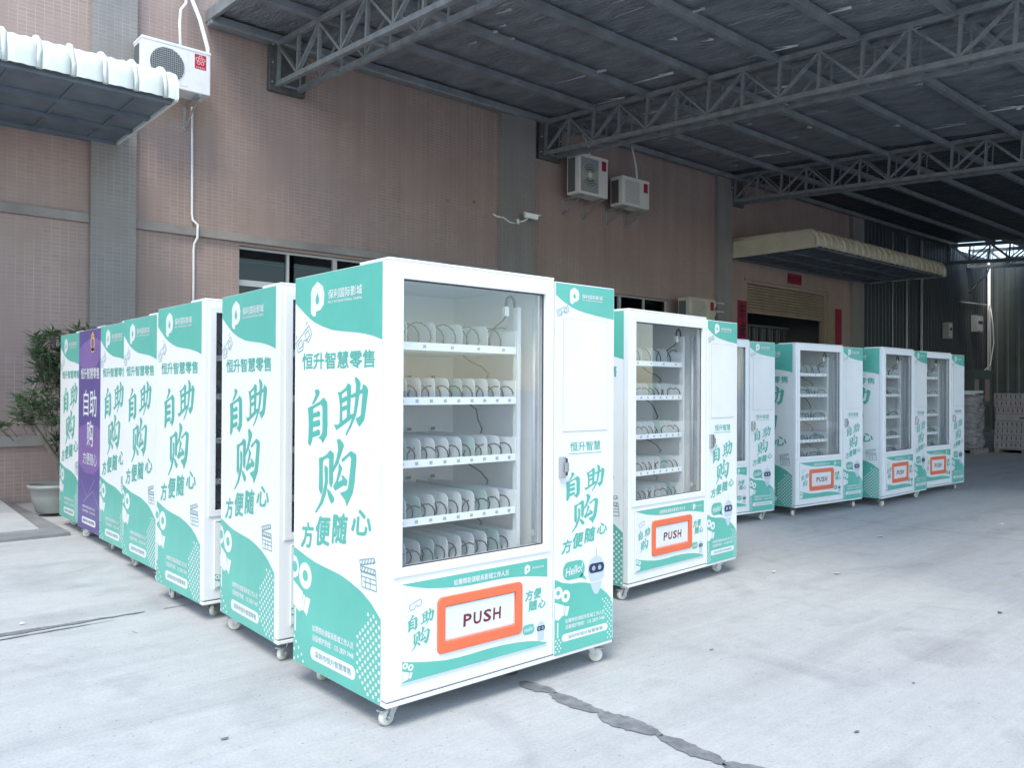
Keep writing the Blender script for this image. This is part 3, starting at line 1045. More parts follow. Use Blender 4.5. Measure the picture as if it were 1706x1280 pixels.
# ================================================================ air conditioners
def ac_unit(x0, x1, z0, z1, label, body, style, legs=True, yf=WN - .55, dep=.32):
    a = empty('air_conditioner', (x0, WN, z0))
    tag(a, label, 'air conditioner', None)
    I = Matrix.Translation((-x0, -WN, -z0))
    def P(mb, n, par=None, inv=I):
        o = mb.build(n, a if par is None else par)
        o.matrix_parent_inverse = inv
        return o
    w_, h_ = x1 - x0, z1 - z0
    b = MB(body)
    b.box(x0, x1, yf, yf + dep, z0, z1, bev=.014)
    b.box(x0 - .006, x1 + .006, yf - .006, yf + dep + .006, z1 - .03, z1 + .012, bev=.01)
    P(b, 'casing')
    gx0, gx1, gz0, gz1 = x0 + .05, x0 + .05 + w_ * .60, z0 + .05, z1 - .06
    f = MB('ac_mid' if style == 'rays' else body)
    f.box(gx0, gx1, yf - .004, yf - .001, gz0, gz1)
    P(f, 'fan_recess')
    cx, cz, R = (gx0 + gx1) / 2, (gz0 + gz1) / 2, min(gx1 - gx0, gz1 - gz0) / 2 - .012
    if style == 'grid':
        f = MB('ac_mid', 'ac_dark')
        f.cyl((cx, yf - .006, cz), R, .004, 'Y', 32, 1)
        P(f, 'fan')
        gr = MB('elec')
        k = -R
        while k <= R:
            hh = math.sqrt(max(0, R * R - k * k))
            gr.box(cx + k - .0025, cx + k + .0025, yf - .016, yf - .012, cz - hh, cz + hh)
            gr.box(cx - hh, cx + hh, yf - .02, yf - .0165, cz + k - .0025, cz + k + .0025)
            k += .026
        P(gr, 'fan_grille')
    elif style == 'rays':
        f = MB('ac_green', 'ac_dark')
        f.cyl((cx, yf - .006, cz), R, .004, 'Y', 32, 0)
        for k in range(36):
            an = 2 * pi * k / 36
            if abs(sin(an)) > .55:
                f.bar((cx + .09 * cos(an), yf - .010, cz + .09 * sin(an)), (cx + R * cos(an), yf - .010, cz + R * sin(an)), .003, .016, 1, up=(0, 0, 1) if abs(cos(an)) > .5 else (1, 0, 0))
        P(f, 'fan')
        gr = MB(body)
        gr.cyl((cx, yf - .014, cz), .055, .012, 'Y', 20)
        for q in range(1, 6):
            r_ = R * q / 5
            gr.tube([(cx + r_ * cos(2 * pi * k / 28), yf - .016, cz + r_ * sin(2 * pi * k / 28)) for k in range(29)], .003, 4)
        P(gr, 'fan_grille')
    else:
        gr = MB('ac_mid')
        for k in range(14):
            z = gz0 + .02 + k * (gz1 - gz0 - .04) / 13
            gr.box(gx0 + .03, gx1 - .03, yf - .008, yf - .005, z - .006, z + .006)
        P(gr, 'fan_grille')
    s = MB('ac_dark')
    s.box(x0 - .004, x0 + .002, yf + .10, yf + dep - .03, z0 + .05, z1 - .06)
    P(s, 'side_coil')
    # sticker with rosette
    sx0 = x1 - .21 if style == 'grid' else x1 - .18
    sz1 = z1 - .05
    sw, shh = (.15, .19) if style == 'grid' else (.13, .19)
    k_ = Print(lambda u, z, L: (u, yf - .002 - L * .0015, z), 'red', 'pink', 'ink')
    k_.rect(sx0, sz1 - shh, sx0 + sw, sz1, 0, 0)
    if style == 'grid':
        for q in range(5):
            an = pi / 2 + 2 * pi * q / 5
            k_.ring((sx0 + sw / 2 + .042 * cos(an), sz1 - .075 + .042 * sin(an)), .024, .014, 1, 1)
        k_.disc((sx0 + sw / 2, sz1 - .075), .008, 1, 1)
        for q in range(5):
            k_.rect(sx0 + .02 + q * .024, sz1 - shh + .012, sx0 + .034 + q * .024, sz1 - shh + .03, 1, 1)
    else:
        for q in range(5):
            an = pi / 2 + 2 * pi * q / 5
            k_.ring((sx0 + sw / 2 + .036 * cos(an), sz1 - .07 + .036 * sin(an)), .02, .013, 1, 2)
        for q in range(4):
            k_.rect(sx0 + .018 + q * .026, sz1 - shh + .02, sx0 + .032 + q * .026, sz1 - shh + .055, 1, 2)
    o = k_.build('sticker', a); o.matrix_parent_inverse = I
    if legs:
        for px in (x0 + .12, x1 - .14):
            br = MB('zinc')
            br.box(px - .015, px + .015, yf - .02, WN - .012, z0 - .045, z0 - .012)
            br.box(px - .018, px + .018, WN - .012, WN - .001, z0 - .36, z0 + .02)
            br.bar((px, yf + .06, z0 - .05), (px, WN - .02, z0 - .32), .022, .022, up=(1, 0, 0))
            P(br, 'bracket')
    return a
AC = 'wall-mounted air conditioners'
ac_unit(3.30, 4.17, 5.27, 5.83, 'white air conditioner with grid fan and red rosette sticker beside the pale awning', 'ac_white', 'grid')['group'] = AC
ac_unit(11.17, 11.98, 5.13, 5.89, 'taller cream air conditioner with sunburst fan, high on the wall', 'ac', 'rays')['group'] = AC
ac_unit(12.41, 13.24, 5.10, 5.67, 'shorter cream air conditioner without visible fan, next to the sunburst one', 'ac', 'plain')['group'] = AC
ac_unit(14.62, 15.55, 2.75, 3.42, 'cream air conditioner low on the wall beside the red door couplet', 'awn_cream', 'plain')['group'] = AC

def pipe(name, pts, r, label, cat, matn='pvc', n=10):
    p = MB(matn)
    p.tube(pts, r, n)
    o = p.build(name)
    tag(o, label, cat)
    return o
pipe('drain_pipe', [(4.12, WN - .03, 5.25), (4.13, WN - .03, 3.78), (4.135, WN - .04, 3.70), (4.19, WN - .075, 3.64), (4.19, WN - .075, 3.46), (4.16, WN - .04, 3.38), (4.155, WN - .03, 3.30), (4.16, WN - .03, 0.1)], .017,
     'thin white drain pipe running down the tiled wall from the white air conditioner', 'pipe')
pipe('refrigerant_hose', [(3.83, WN - .40, 5.86), (3.83, WN - .36, 6.2), (3.87, WN - .28, 6.42), (3.98, WN - .16, 6.58), (4.03, WN - .06, 6.9), (4.03, WN - .05, 7.6)], .018,
     'thin white hose curving up from the top of the white air conditioner', 'hose')
pipe('refrigerant_hose', [(4.19, WN - .42, 5.80), (4.19, WN - .40, 5.95), (4.12, WN - .30, 6.35), (4.05, WN - .18, 6.66), (4.02, WN - .12, 7.6)], .028,
     'thick wrapped hose rising from the corner of the white air conditioner', 'hose')
pipe('refrigerant_hose', [(11.62, WN - .4, 5.91), (11.62, WN - .38, 6.08), (11.62, WN - .2, 6.45)], .022, 'short hose rising behind the sunburst air conditioner', 'hose')
pipe('refrigerant_hose', [(13.06, WN - .38, 5.69), (13.05, WN - .36, 5.95), (13.07, WN - .30, 6.15), (13.06, WN - .22, 6.5)], .022, 'white hose rising from the shorter cream air conditioner to the roof', 'hose')
for k, dz in ((0, 0), (1, -.2)):
    pipe('refrigerant_hose', [(15.56, WN - .42, 3.12 + dz), (15.8, WN - .36, 3.32 + dz), (16.05, WN - .22, 3.43 + dz), (16.28, WN - .10, 3.45 + dz), (16.5, WN - .14, 3.44 + dz)], .026,
         ('upper' if k == 0 else 'lower') + ' cream hose arching from the low air conditioner to the pilaster', 'hose', 'ac')

# CCTV camera on the pilaster
cc = empty('security_camera', (10.05, WN - .11, 4.46))
tag(cc, 'small white security camera on a bracket on the grey pilaster', 'camera')
I = Matrix.Translation((-10.05, -(WN - .11), -4.46))
def CC(mb, n):
    o = mb.build(n, cc); o.matrix_parent_inverse = I
b = MB('pvc'); b.box(9.99, 10.04, WN - .135, WN - .108, 4.43, 4.53, bev=.006); CC(b, 'base_plate')
b = MB('pvc'); b.tube([(10.015, WN - .13, 4.47), (10.06, WN - .2, 4.48), (10.13, WN - .27, 4.53)], .012, 8); CC(b, 'arm')
b = MB('pvc'); b.bar((10.07, WN - .24, 4.585), (10.30, WN - .34, 4.555), .085, .075); b.bar((10.05, WN - .232, 4.632), (10.345, WN - .36, 4.592), .10, .012); CC(b, 'housing')
b = MB('black'); b.bar((10.301, WN - .3405, 4.555), (10.306, WN - .343, 4.554), .06, .055); CC(b, 'lens')
pipe('cable_conduit', [(9.50, WN - .03, 4.56), (9.58, WN - .04, 4.53), (9.66, WN - .135, 4.50), (9.80, WN - .135, 4.44), (9.99, WN - .13, 4.44)], .014, 'short white conduit feeding the security camera on the pilaster', 'conduit')

# ================================================================ red paper couplets round the door
def banner(x0, x1, z0, z1, chars, label, vertical=True, y=WN - .004):
    b = MB('redpaper')
    nseg = 8
    vs = []
    for k in range(nseg + 1):
        z = z0 + (z1 - z0) * k / nseg
        d = .004 * sin(k * 1.7)
        vs += [(x0, y - .004 - abs(d), z), (x1, y - .004 - abs(d) * .5, z)]
    b.add(vs, [(2 * k, 2 * k + 1, 2 * k + 3, 2 * k + 2) for k in range(nseg)])
    b.box(x0 + .001, x1 - .001, y - .002, y, z0 + .001, z1 - .001)
    o = b.build('paper_banner')
    tag(o, label, 'banner', 'red paper couplets round the door')
    if chars:
        pr = Print(lambda u, z, L: (u, y - .014 - L * .002, z), 'ink')
        nch = len(chars)
        for k, ch in enumerate(chars):
            if vertical:
                hh = (z1 - z0) / nch
                pr.text(ch, x0 + (x1 - x0) * .2, z1 - (k + .9) * hh, (x1 - x0) * .6, hh * .76, 0, 0, .012)
            else:
                ww = (x1 - x0) / nch
                pr.text(ch, x0 + (k + .12) * ww, z0 + (z1 - z0) * .25, ww * .76, (z1 - z0) * .5, 0, 0, .012)
        pr.build('lettering', o)
banner(17.26, 17.66, 1.25, 3.60, '东成顺意兴', 'long vertical red paper couplet with black writing beside the roller door', y=WN - .002)
banner(22.08, 22.45, 1.4, 3.72, '', 'dim vertical red paper strip on the far side of the roller door')
banner(19.55, 20.25, 4.21, 4.48, '出入平安', 'short horizontal red paper banner with black writing above the roller door', False)

# ================================================================ far end: pipes, boxes, cabinet
for x, r, nm in ((25.5, .02, 'thinnest pale conduit on the dark ribbed wall, next to the pilaster'), (26.5, .035, 'pale vertical pipe in the middle of the dark ribbed wall'), (27.6, .045, 'thicker pale vertical pipe on the dark ribbed wall')):
    pipe('wall_pipe', [(x, WN - .10, 0.05), (x, WN - .10, 6.3)], r, nm, 'pipe', 'elec')
pipe('corner_pipe', [(33.3, WN - .12, 2.1), (33.45, WN - .12, 2.05), (33.5, WN - .12, 2.12), (33.5, WN - .12, 6.2)], .055, 'bright white pipe standing in the far corner of the metal walls', 'pipe')
pipe('corner_pipe', [(31.0, WN - .14, 2.12), (33.2, WN - .14, 2.02), (33.32, WN - .2, 2.05), (33.38, WN - .2, 2.3), (33.36, WN - .2, 4.6)], .035, 'thin bent conduit at the far corner below the grey electrical box', 'conduit', 'elec')
pipe('loose_cable', [(33.4, WN - .2, 4.6), (33.2, WN - .35, 3.9), (33.45, WN - .3, 3.2), (33.1, WN - .3, 2.4), (32.6, WN - .2, 2.1)], .018, 'loose white cable hanging beside the far corner pipe', 'cable')
pipe('loose_cable', [(31.4, WN - .2, 4.9), (32.1, WN - .3, 5.4), (32.4, WN - .4, 5.6), (33.0, WN - .3, 5.95)], .03, 'dark cable drooping under the roof near the far corner', 'cable', 'black')
pipe('corner_pipe', [(30.8, WN - .1, 4.55), (33.35, WN - .1, 4.62)], .03, 'horizontal conduit joining the far corner pipe', 'conduit', 'elec')
def ebox(x0, x1, z0, z1, label):
    e_ = empty('electrical_box', (x0, WN - .05, z0)); tag(e_, label, 'electrical box')
    I = Matrix.Translation((-x0, -(WN - .05), -z0))
    b = MB('elec'); b.box(x0, x1, WN - .25, WN - .05, z0, z1, bev=.01); o = b.build('casing', e_); o.matrix_parent_inverse = I
    b = MB('cement'); b.box(x0 + .04, x1 - .04, WN - .262, WN - .251, z0 + .05, z1 - .05, bev=.004); o = b.build('cover', e_); o.matrix_parent_inverse = I
    b = MB('gasket'); b.box(x0 + .1, x1 - .1, WN - .27, WN - .263, (z0 + z1) / 2, (z0 + z1) / 2 + .1); o = b.build('breaker_window', e_); o.matrix_parent_inverse = I
ebox(31.95, 32.55, 3.55, 4.15, 'pale grey electrical box on the far wall beside the corner pipe')
ebox(29.4, 29.75, 3.2, 3.75, 'small grey electrical box on the dark ribbed wall')
cb = empty('metal_cabinet', (30.2, WN - .6, 0)); tag(cb, 'grey glass-fronted metal cabinet standing in the far corner', 'cabinet')
I = Matrix.Translation((-30.2, -(WN - .6), 0))
b = MB('metal_wall_end'); ring_frame(b, 30.2, 31.9, 0, 2.05, 30.3, 31.8, .15, 1.9, WN - .75, WN - .70); b.box(30.2, 31.9, WN - .70, WN - .15, 0, 2.05); b.box(30.1, 32.0, WN - .8, WN - .1, 2.052, 2.15); o = b.build('frame', cb); o.matrix_parent_inverse = I
for k in range(3):
    for q in range(2):
        b = MB('carton2' if (k + q) % 2 else 'steel_dark'); b.box(30.33 + k * .5, 30.77 + k * .5, WN - .73, WN - .702, .2 + q * .88, .95 + q * .88); o = b.build('pane', cb); o.matrix_parent_inverse = I

# ---------------------------------------------------------------- pallets of carton trays
def pallet(x0, x1, y0, y1, label):
    p = empty('pallet', (x0, y0, 0)); tag(p, label, 'pallet', 'pallets under the trays')
    I = Matrix.Translation((-x0, -y0, 0))
    for k in range(3):
        yy = y0 + k * (y1 - y0 - .1) / 2
        b = MB('wood'); b.box(x0, x1, yy, yy + .1, 0, .075); o = b.build('bearer', p); o.matrix_parent_inverse = I
    for k in range(6):
        xx = x0 + k * (x1 - x0 - .12) / 5
        b = MB('wood'); b.box(xx, xx + .12, y0, y1, .077, .10); o = b.build('deck_board', p); o.matrix_parent_inverse = I
pallet(20.98, 22.08, 5.70, 6.92, 'wooden pallet under the stack of slotted carton trays')
rnd = random.Random(5)
TH = .155
slot_me = None
ORD = ['lowest', 'second from the bottom', 'third from the bottom', 'fourth from the bottom', 'fourth from the top', 'third from the top', 'second from the top', 'topmost']
for k in range(8):
    ox, oy = rnd.uniform(-.02, .02), rnd.uniform(-.02, .02)
    x0, x1, y0, y1 = 20.98 + ox, 22.06 + ox, 5.72 + oy, 6.92 + oy
    z0 = .102 + k * (TH + .004)
    t = empty('carton_tray', ((x0 + x1) / 2, (y0 + y1) / 2, z0))
    tag(t, 'grey slotted carton tray, ' + ORD[k] + ' in the unwrapped stack', 'carton', 'carton trays in the unwrapped stack')
    I = Matrix.Translation((-(x0 + x1) / 2, -(y0 + y1) / 2, -z0))
    b = MB('carton2' if k == 5 else 'carton')
    b.box(x0, x1, y0, y1, 0 + z0, z0 + TH, bev=.006, seg=1)
    o = b.build('tray', t); o.matrix_parent_inverse = I
    s = MB('slot')
    if k != 4:
        for q in range(12):
            yy = y0 + .07 + q * (y1 - y0 - .14) / 11
            s.box(x0 - .003, x0 + .002, yy - .010, yy + .010, z0 + .03 + rnd.uniform(0, .02), z0 + TH - .03)
    else:
        s.box(x0 - .003, x0 + .002, y0 + .2, y1 - .5, z0 + .05, z0 + .09)
    for q in range(9):
        xx = x0 + .08 + q * (x1 - x0 - .16) / 8
        s.box(xx - .010, xx + .010, y0 - .003, y0 + .002, z0 + .04, z0 + TH - .03)
    o = s.build('slot_marks', t); o.matrix_parent_inverse = I
    o['kind'] = 'stuff'
pallet(20.10, 20.92, 7.02, 8.2, 'wooden pallet under the film-wrapped stack')
# film-wrapped stack: bulging wrinkled body
ws = empty('wrapped_stack', (20.5, 7.6, .10)); tag(ws, 'stack of cartons wrapped in grey stretch film with a white board on top', 'wrapped stack')
I = Matrix.Translation((-20.5, -7.6, -.10))
b = MB('film')
nseg, nz = 48, 40
vs = []
for j in range(nz + 1):
    z = .105 + 1.22 * j / nz
    for k in range(nseg):
        a = 2 * pi * k / nseg
        ca, sa = cos(a), sin(a)
        e_ = (abs(ca) ** 5 + abs(sa) ** 5) ** (-1 / 5)
        bul = 1 + .03 * sin(z * 17 + 3 * sin(a * 2)) + rnd.uniform(-.012, .012) + (.03 if j % 5 == 0 else 0)
        vs.append((20.51 + .38 * e_ * ca * bul, 7.61 + .56 * e_ * sa * bul, z))
b.add(vs, [(j * nseg + k, j * nseg + (k + 1) % nseg, (j + 1) * nseg + (k + 1) % nseg, (j + 1) * nseg + k) for j in range(nz) for k in range(nseg)], 0, True)
b.add(vs[-nseg:], [list(range(nseg))])
o = b.build('film_wrap', ws); o.matrix_parent_inverse = I
b = MB('carton')
for k in range(7):
    b.box(20.085, 20.15, 7.72, 8.15, .12 + k * .165, .12 + k * .165 + .12, bev=.01, seg=1)
o = b.build('carton_edges', ws); o.matrix_parent_inverse = I
b = MB('cement'); b.box(20.12, 20.9, 7.3, 8.3, 1.332, 1.42, bev=.008); o = b.build('board', ws); o.matrix_parent_inverse = I
b = MB('cement'); b.box(20.95, 22.0, 8.0, 9.0, 0, 1.36, bev=.01); b.box(20.9, 22.3, 7.6, 9.1, 1.365, 1.43, bev=.006)
tag(b.build('board_stack'), 'pale stack of boards behind the film-wrapped pallet', 'board stack')

# ================================================================ potted shrub by the wall
pl = empty('potted_shrub', (2.22, 10.12, .03)); tag(pl, 'tall leafy shrub in a pale round pot against the tiled wall', 'potted plant')
PX, PY = 2.22, 10.12
I = Matrix.Translation((-PX, -PY, -.03))
b = MB('pot')
b.lathe([(0, .036), (.17, .036), (.185, .05), (.232, .20), (.252, .30), (.272, .31), (.274, .342), (.258, .347), (.243, .332), (.232, .29), (.20, .285)], 32, c=(PX, PY, 0))
o = b.build('pot', pl); o.matrix_parent_inverse = I
b = MB('soil'); b.cyl((PX, PY, .292), .236, .012, 'Z', 24); o = b.build('soil', pl); o.matrix_parent_inverse = I
rnd = random.Random(11)
tr = MB('bark')
P0 = Vector((PX + .1, PY, .29))
forks = [Vector((2.24, 10.1, .60)), Vector((2.10, 10.08, .82)), Vector((1.99, 10.05, 1.0))]
tr.tube([P0] + forks, [.030, .027, .024, .019], 8)
tips = []
def limb(a, b_, r0, r1, bend=.08):
    m_ = (a + b_) / 2 + Vector((rnd.uniform(-bend, bend), rnd.uniform(-bend, bend), rnd.uniform(0, bend)))
    tr.tube([a, m_, b_], [r0, (r0 + r1) / 2, r1], 6)
limb(forks[0], Vector((2.42, 10.15, 1.25)), .022, .014)
limb(Vector((2.42, 10.15, 1.25)), Vector((2.5, 10.2, 1.95)), .014, .007)
limb(forks[2], Vector((2.02, 10.1, 1.45)), .017, .012)
limb(forks[2], Vector((1.62, 10.0, 1.0)), .013, .008)
for k in range(125):
    # crown: an upright uneven mass
    z = rnd.uniform(1.02, 2.02)
    wl_, wr = (1.93, 2.5) if z > 1.15 else (1.90, 2.2)
    wl_ += .07 * sin(z * 9) + (.05 if z > 1.6 else -.04 if z < 1.35 else 0)
    c = Vector((wl_ + .05 + (wr - wl_) * rnd.random() ** 1.5, 10.12 + rnd.uniform(-.36, .34), z))
    tips.append(c)
tips += [Vector((1.64 + rnd.uniform(-.1, .12), 10.0 + rnd.uniform(-.1, .1), 1.02 + rnd.uniform(-.05, .08))) for _ in range(4)]
tips += [Vector((2.40 + .05 * k, 10.15, 2.02 + .05 * (k % 2))) for k in range(5)]
tips += [Vector((2.2 + rnd.uniform(0, .2), 10.2, .75 + rnd.uniform(-.1, .15))) for _ in range(8)]
for c in tips:
    tr.tube([c + Vector(((2.2 - c.x) * .25, (10.12 - c.y) * .3, -.16)), c], [.006, .004], 4)
o = tr.build('trunk', pl); o.matrix_parent_inverse = I
lf = MB('leaf')
for c in tips:
    axis = Vector((rnd.uniform(-.5, .5), rnd.uniform(-.5, .5), rnd.uniform(.3, 1))).normalized()
    for q in range(rnd.randint(15, 22)):
        an = 2.4 * q + rnd.uniform(-.3, .3)
        out = Vector((cos(an), sin(an), rnd.uniform(-.35, .75)))
        out = (out + axis * .45).normalized()
        L_ = rnd.uniform(.10, .185)
        wd = rnd.uniform(.012, .018)
        sd_ = out.cross(Vector((0, 0, 1))).normalized() * wd
        dr = Vector((0, 0, -rnd.uniform(.0, .05)))
        base = c - axis * rnd.uniform(0, .07)
        lf.add([base, base + out * L_ * .45 + sd_ + dr * .3, base + out * L_ + dr, base + out * L_ * .45 - sd_ + dr * .3, base + out * L_ * .45 + Vector((0, 0, -.006)) + dr * .3],
               [(0, 4, 1), (1, 4, 2), (2, 4, 3), (3, 4, 0)])
o = lf.build('foliage', pl); o.matrix_parent_inverse = I
o["kind"] = "stuff"

# ================================================================ vending machine (local: X width, Y depth from the front, Z up)
W, D, HB, HT = 1.373, 0.81, 0.10, 1.93
TRAY_Z = [1.585, 1.345, 1.072, 0.818, 0.620]

def side_print(mp, purple=False):
    pr = Print(mp, 'teal', 'vinyl', 'letter', 'doodle', 'purple', 'magenta', 'gold', 'navy', 'pale')
    if purple:
        pr.rect(0, HB + .004, .765, HT - .002, 0, 4)
        pts = [(0, 1.62), (.2, 1.56), (.4, 1.55), (.6, 1.60), (.765, 1.70), (.765, 1.80), (.5, 1.86), (.2, 1.82), (0, 1.76)]
        pr.poly(pts, 1, 5)
        pr.poly([(0, .70), (.25, .62), (.5, .62), (.765, .72), (.765, 1.02), (.4, 1.10), (0, 1.02)], 1, 5)
        pr.ring((.46, 1.80), .07, .045, 2, 6)
        pr.rect(.42, 1.72, .50, 1.76, 2, 6)
        pr.poly([(.40, 1.86), (.52, 1.86), (.46, 1.91)], 2, 6)
        pr.text('恒升智慧零售', .08, 1.48, .60, .10, 3, 1, .012)
        pr.text('自助', .18, 1.14, .42, .24, 3, 1, .006)
        pr.text('购', .30, .87, .20, .23, 3, 1, .006)
        pr.text('方便随心', .17, .70, .45, .11, 3, 1, .004)
        for a, b in (((.1, .55), (.3, .40)), ((.3, .40), (.55, .58)), ((.2, .35), (.5, .47)), ((.5, .47), (.7, .33))):
            pr.line([a, b], .004, 2, 8)
        pr.text('如需帮助请联系影城工作人员', .16, .30, .42, .022, 3, 1, .01)
        pr.text('设备维护热线：135 2829 7448', .16, .262, .42, .022, 3, 1, .01)
        pr.rect(.15, .155, .60, .215, 3, 1, .028)
        pr.text('深圳市恒升智慧零售', .18, .17, .38, .03, 4, 4, .01)
        return pr
    # upper green field with wave
    wav = [(0, 1.812), (.05, 1.782), (.10, 1.753), (.15, 1.727), (.194, 1.708), (.26, 1.688), (.351, 1.666), (.45, 1.655), (.569, 1.644), (.64, 1.634), (.70, 1.623), (.765, 1.606)]
    pr.poly(wav + [(.765, HT - .002), (0, HT - .002)], 0, 0)
    # logo: a droplet-shaped P
    lx, lz = .218, 1.815
    pr.poly([(lx - .062, lz + .035), (lx - .05, lz + .055), (lx, lz + .080), (lx + .05, lz + .055), (lx + .065, lz + .02), (lx + .06, lz - .03), (lx + .03, lz - .052), (lx - .012, lz - .058), (lx - .014, lz - .078), (lx - .04, lz - .078), (lx - .062, lz - .062)], 1, 1)
    pr.poly([(lx, lz + .03), (lx + .018, lz - .002), (lx + .012, lz - .02), (lx, lz - .025), (lx - .012, lz - .02), (lx - .018, lz - .002)], 2, 0)
    pr.text('保利国际影城', .318, 1.806, .29, .042, 1, 1, .012)
    pr.text('POLY INTERNATIONAL CINEMA', .318, 1.786, .29, .012, 1, 1, .02)
    # 3D-glasses doodle
    def gl(cx, cz):
        r = .55
        def T(x, z): return (cx + x * cos(r) - z * sin(r), cz + x * sin(r) + z * cos(r))
        for a in ([(-.075, .03), (.075, .03), (.08, -.02), (.03, -.035), (.01, -.005), (-.01, -.005), (-.03, -.035), (-.08, -.02), (-.075, .03)],
                  [(-.06, .015), (-.02, .015), (-.025, -.018), (-.06, -.012), (-.06, .015)], [(.06, .015), (.02, .015), (.025, -.018), (.06, -.012), (.06, .015)],
                  [(-.06, .045), (-.05, .06)], [(.05, .05), (.075, .055)]):
            pr.line([T(*q) for q in a], .0045, 1, 3)
    gl(.088, 1.632)
    pr.text('恒升智慧零售', .075, 1.492, .635, .075, 1, 2, .018)
    brush(pr, lambda u, z: (u, z), 1, 2)
    for ch, x, z, wd, hh in (('方', .075, .655, .105, .115), ('便', .21, .685, .125, .13), ('随', .365, .715, .12, .13), ('心', .53, .775, .155, .105)):
        pr.text(ch, x, z, wd, hh, 1, 2, .026, .12, .10)
    # clapperboard doodle
    cl = [[(.60, .675), (.715, .70), (.722, .682), (.607, .655), (.60, .675)], [(.607, .652), (.725, .652), (.728, .632), (.607, .632), (.607, .652)],
          [(.612, .628), (.728, .628), (.735, .565), (.62, .565), (.612, .628)], [(.612, .61), (.732, .61)], [(.63, .59), (.732, .59)], [(.65, .565), (.65, .61)], [(.685, .565), (.685, .61)]]
    for a in cl:
        pr.line(a, .005, 1, 3)
    for k in range(5):
        pr.line([(.615 + k * .023, .656 + k * .0045), (.625 + k * .023, .678 + k * .0045)], .006, 1, 3)
        pr.line([(.615 + k * .023, .632), (.625 + k * .023, .652)], .006, 1, 3)
    # lower green field
    low = [(0, .645), (.06, .632), (.13, .617), (.209, .603), (.30, .595), (.38, .589), (.439, .584), (.52, .568), (.616, .543), (.69, .51), (.765, .458)]
    pr.poly(low + [(.765, HB + .004), (0, HB + .004)], 0, 0)
    # film-projector graphic
    pr.poly([(0, .61 - .005), (.028, .60), (.05, .575), (.055, .545), (.045, .515), (.02, .50), (0, .497)], 1, 1)
    pr.disc((.012, .552), .026, 2, 0)
    pr.ring((.118, .525), .062, .026, 1, 1)
    pr.poly([(0, .485), (.095, .445), (.085, .375), (.065, .345), (0, .37)], 1, 1)
    pr.poly([(.10, .437), (.118, .43), (.098, .36), (.078, .352)], 1, 1)
    pr.poly([(.122, .428), (.17, .425), (.135, .34), (.10, .362)], 1, 1)
    pr.poly([(.012, .36), (.028, .357), (.028, .25), (.012, .245)], 1, 1)
    pr.text('如需帮助请联系影城工作人员', .190, .283, .365, .030, 1, 1, .016)
    pr.text('设备维护热线：135 2829 7448', .190, .240, .365, .030, 1, 1, .016)
    pr.rect(.172, .152, .572, .212, 1, 1, .029)
    pr.text('深圳市恒升智慧零售', .215, .167, .32, .030, 2, 3, .006)
    # halftone dots thinning towards the left
    for r in range(24):
        for c in range(10):
            x = .755 - c * .042 - (r % 2) * .021
            z = .125 + r * .0185
            lim = .50 + abs(z - .27) * .9
            if x > lim and z < .45 + (.765 - x) * .5 - .015 and x > .57:
                pr.disc((x, z), .0085, 1, 1, 8)
    for x, z in ((.012, .22), (.03, .198), (.055, .175), (.012, .16), (.085, .15), (.05, .13), (.1, .12), (.012, .115)):
        pr.disc((x, z), .008, 1, 1, 8)
    return pr

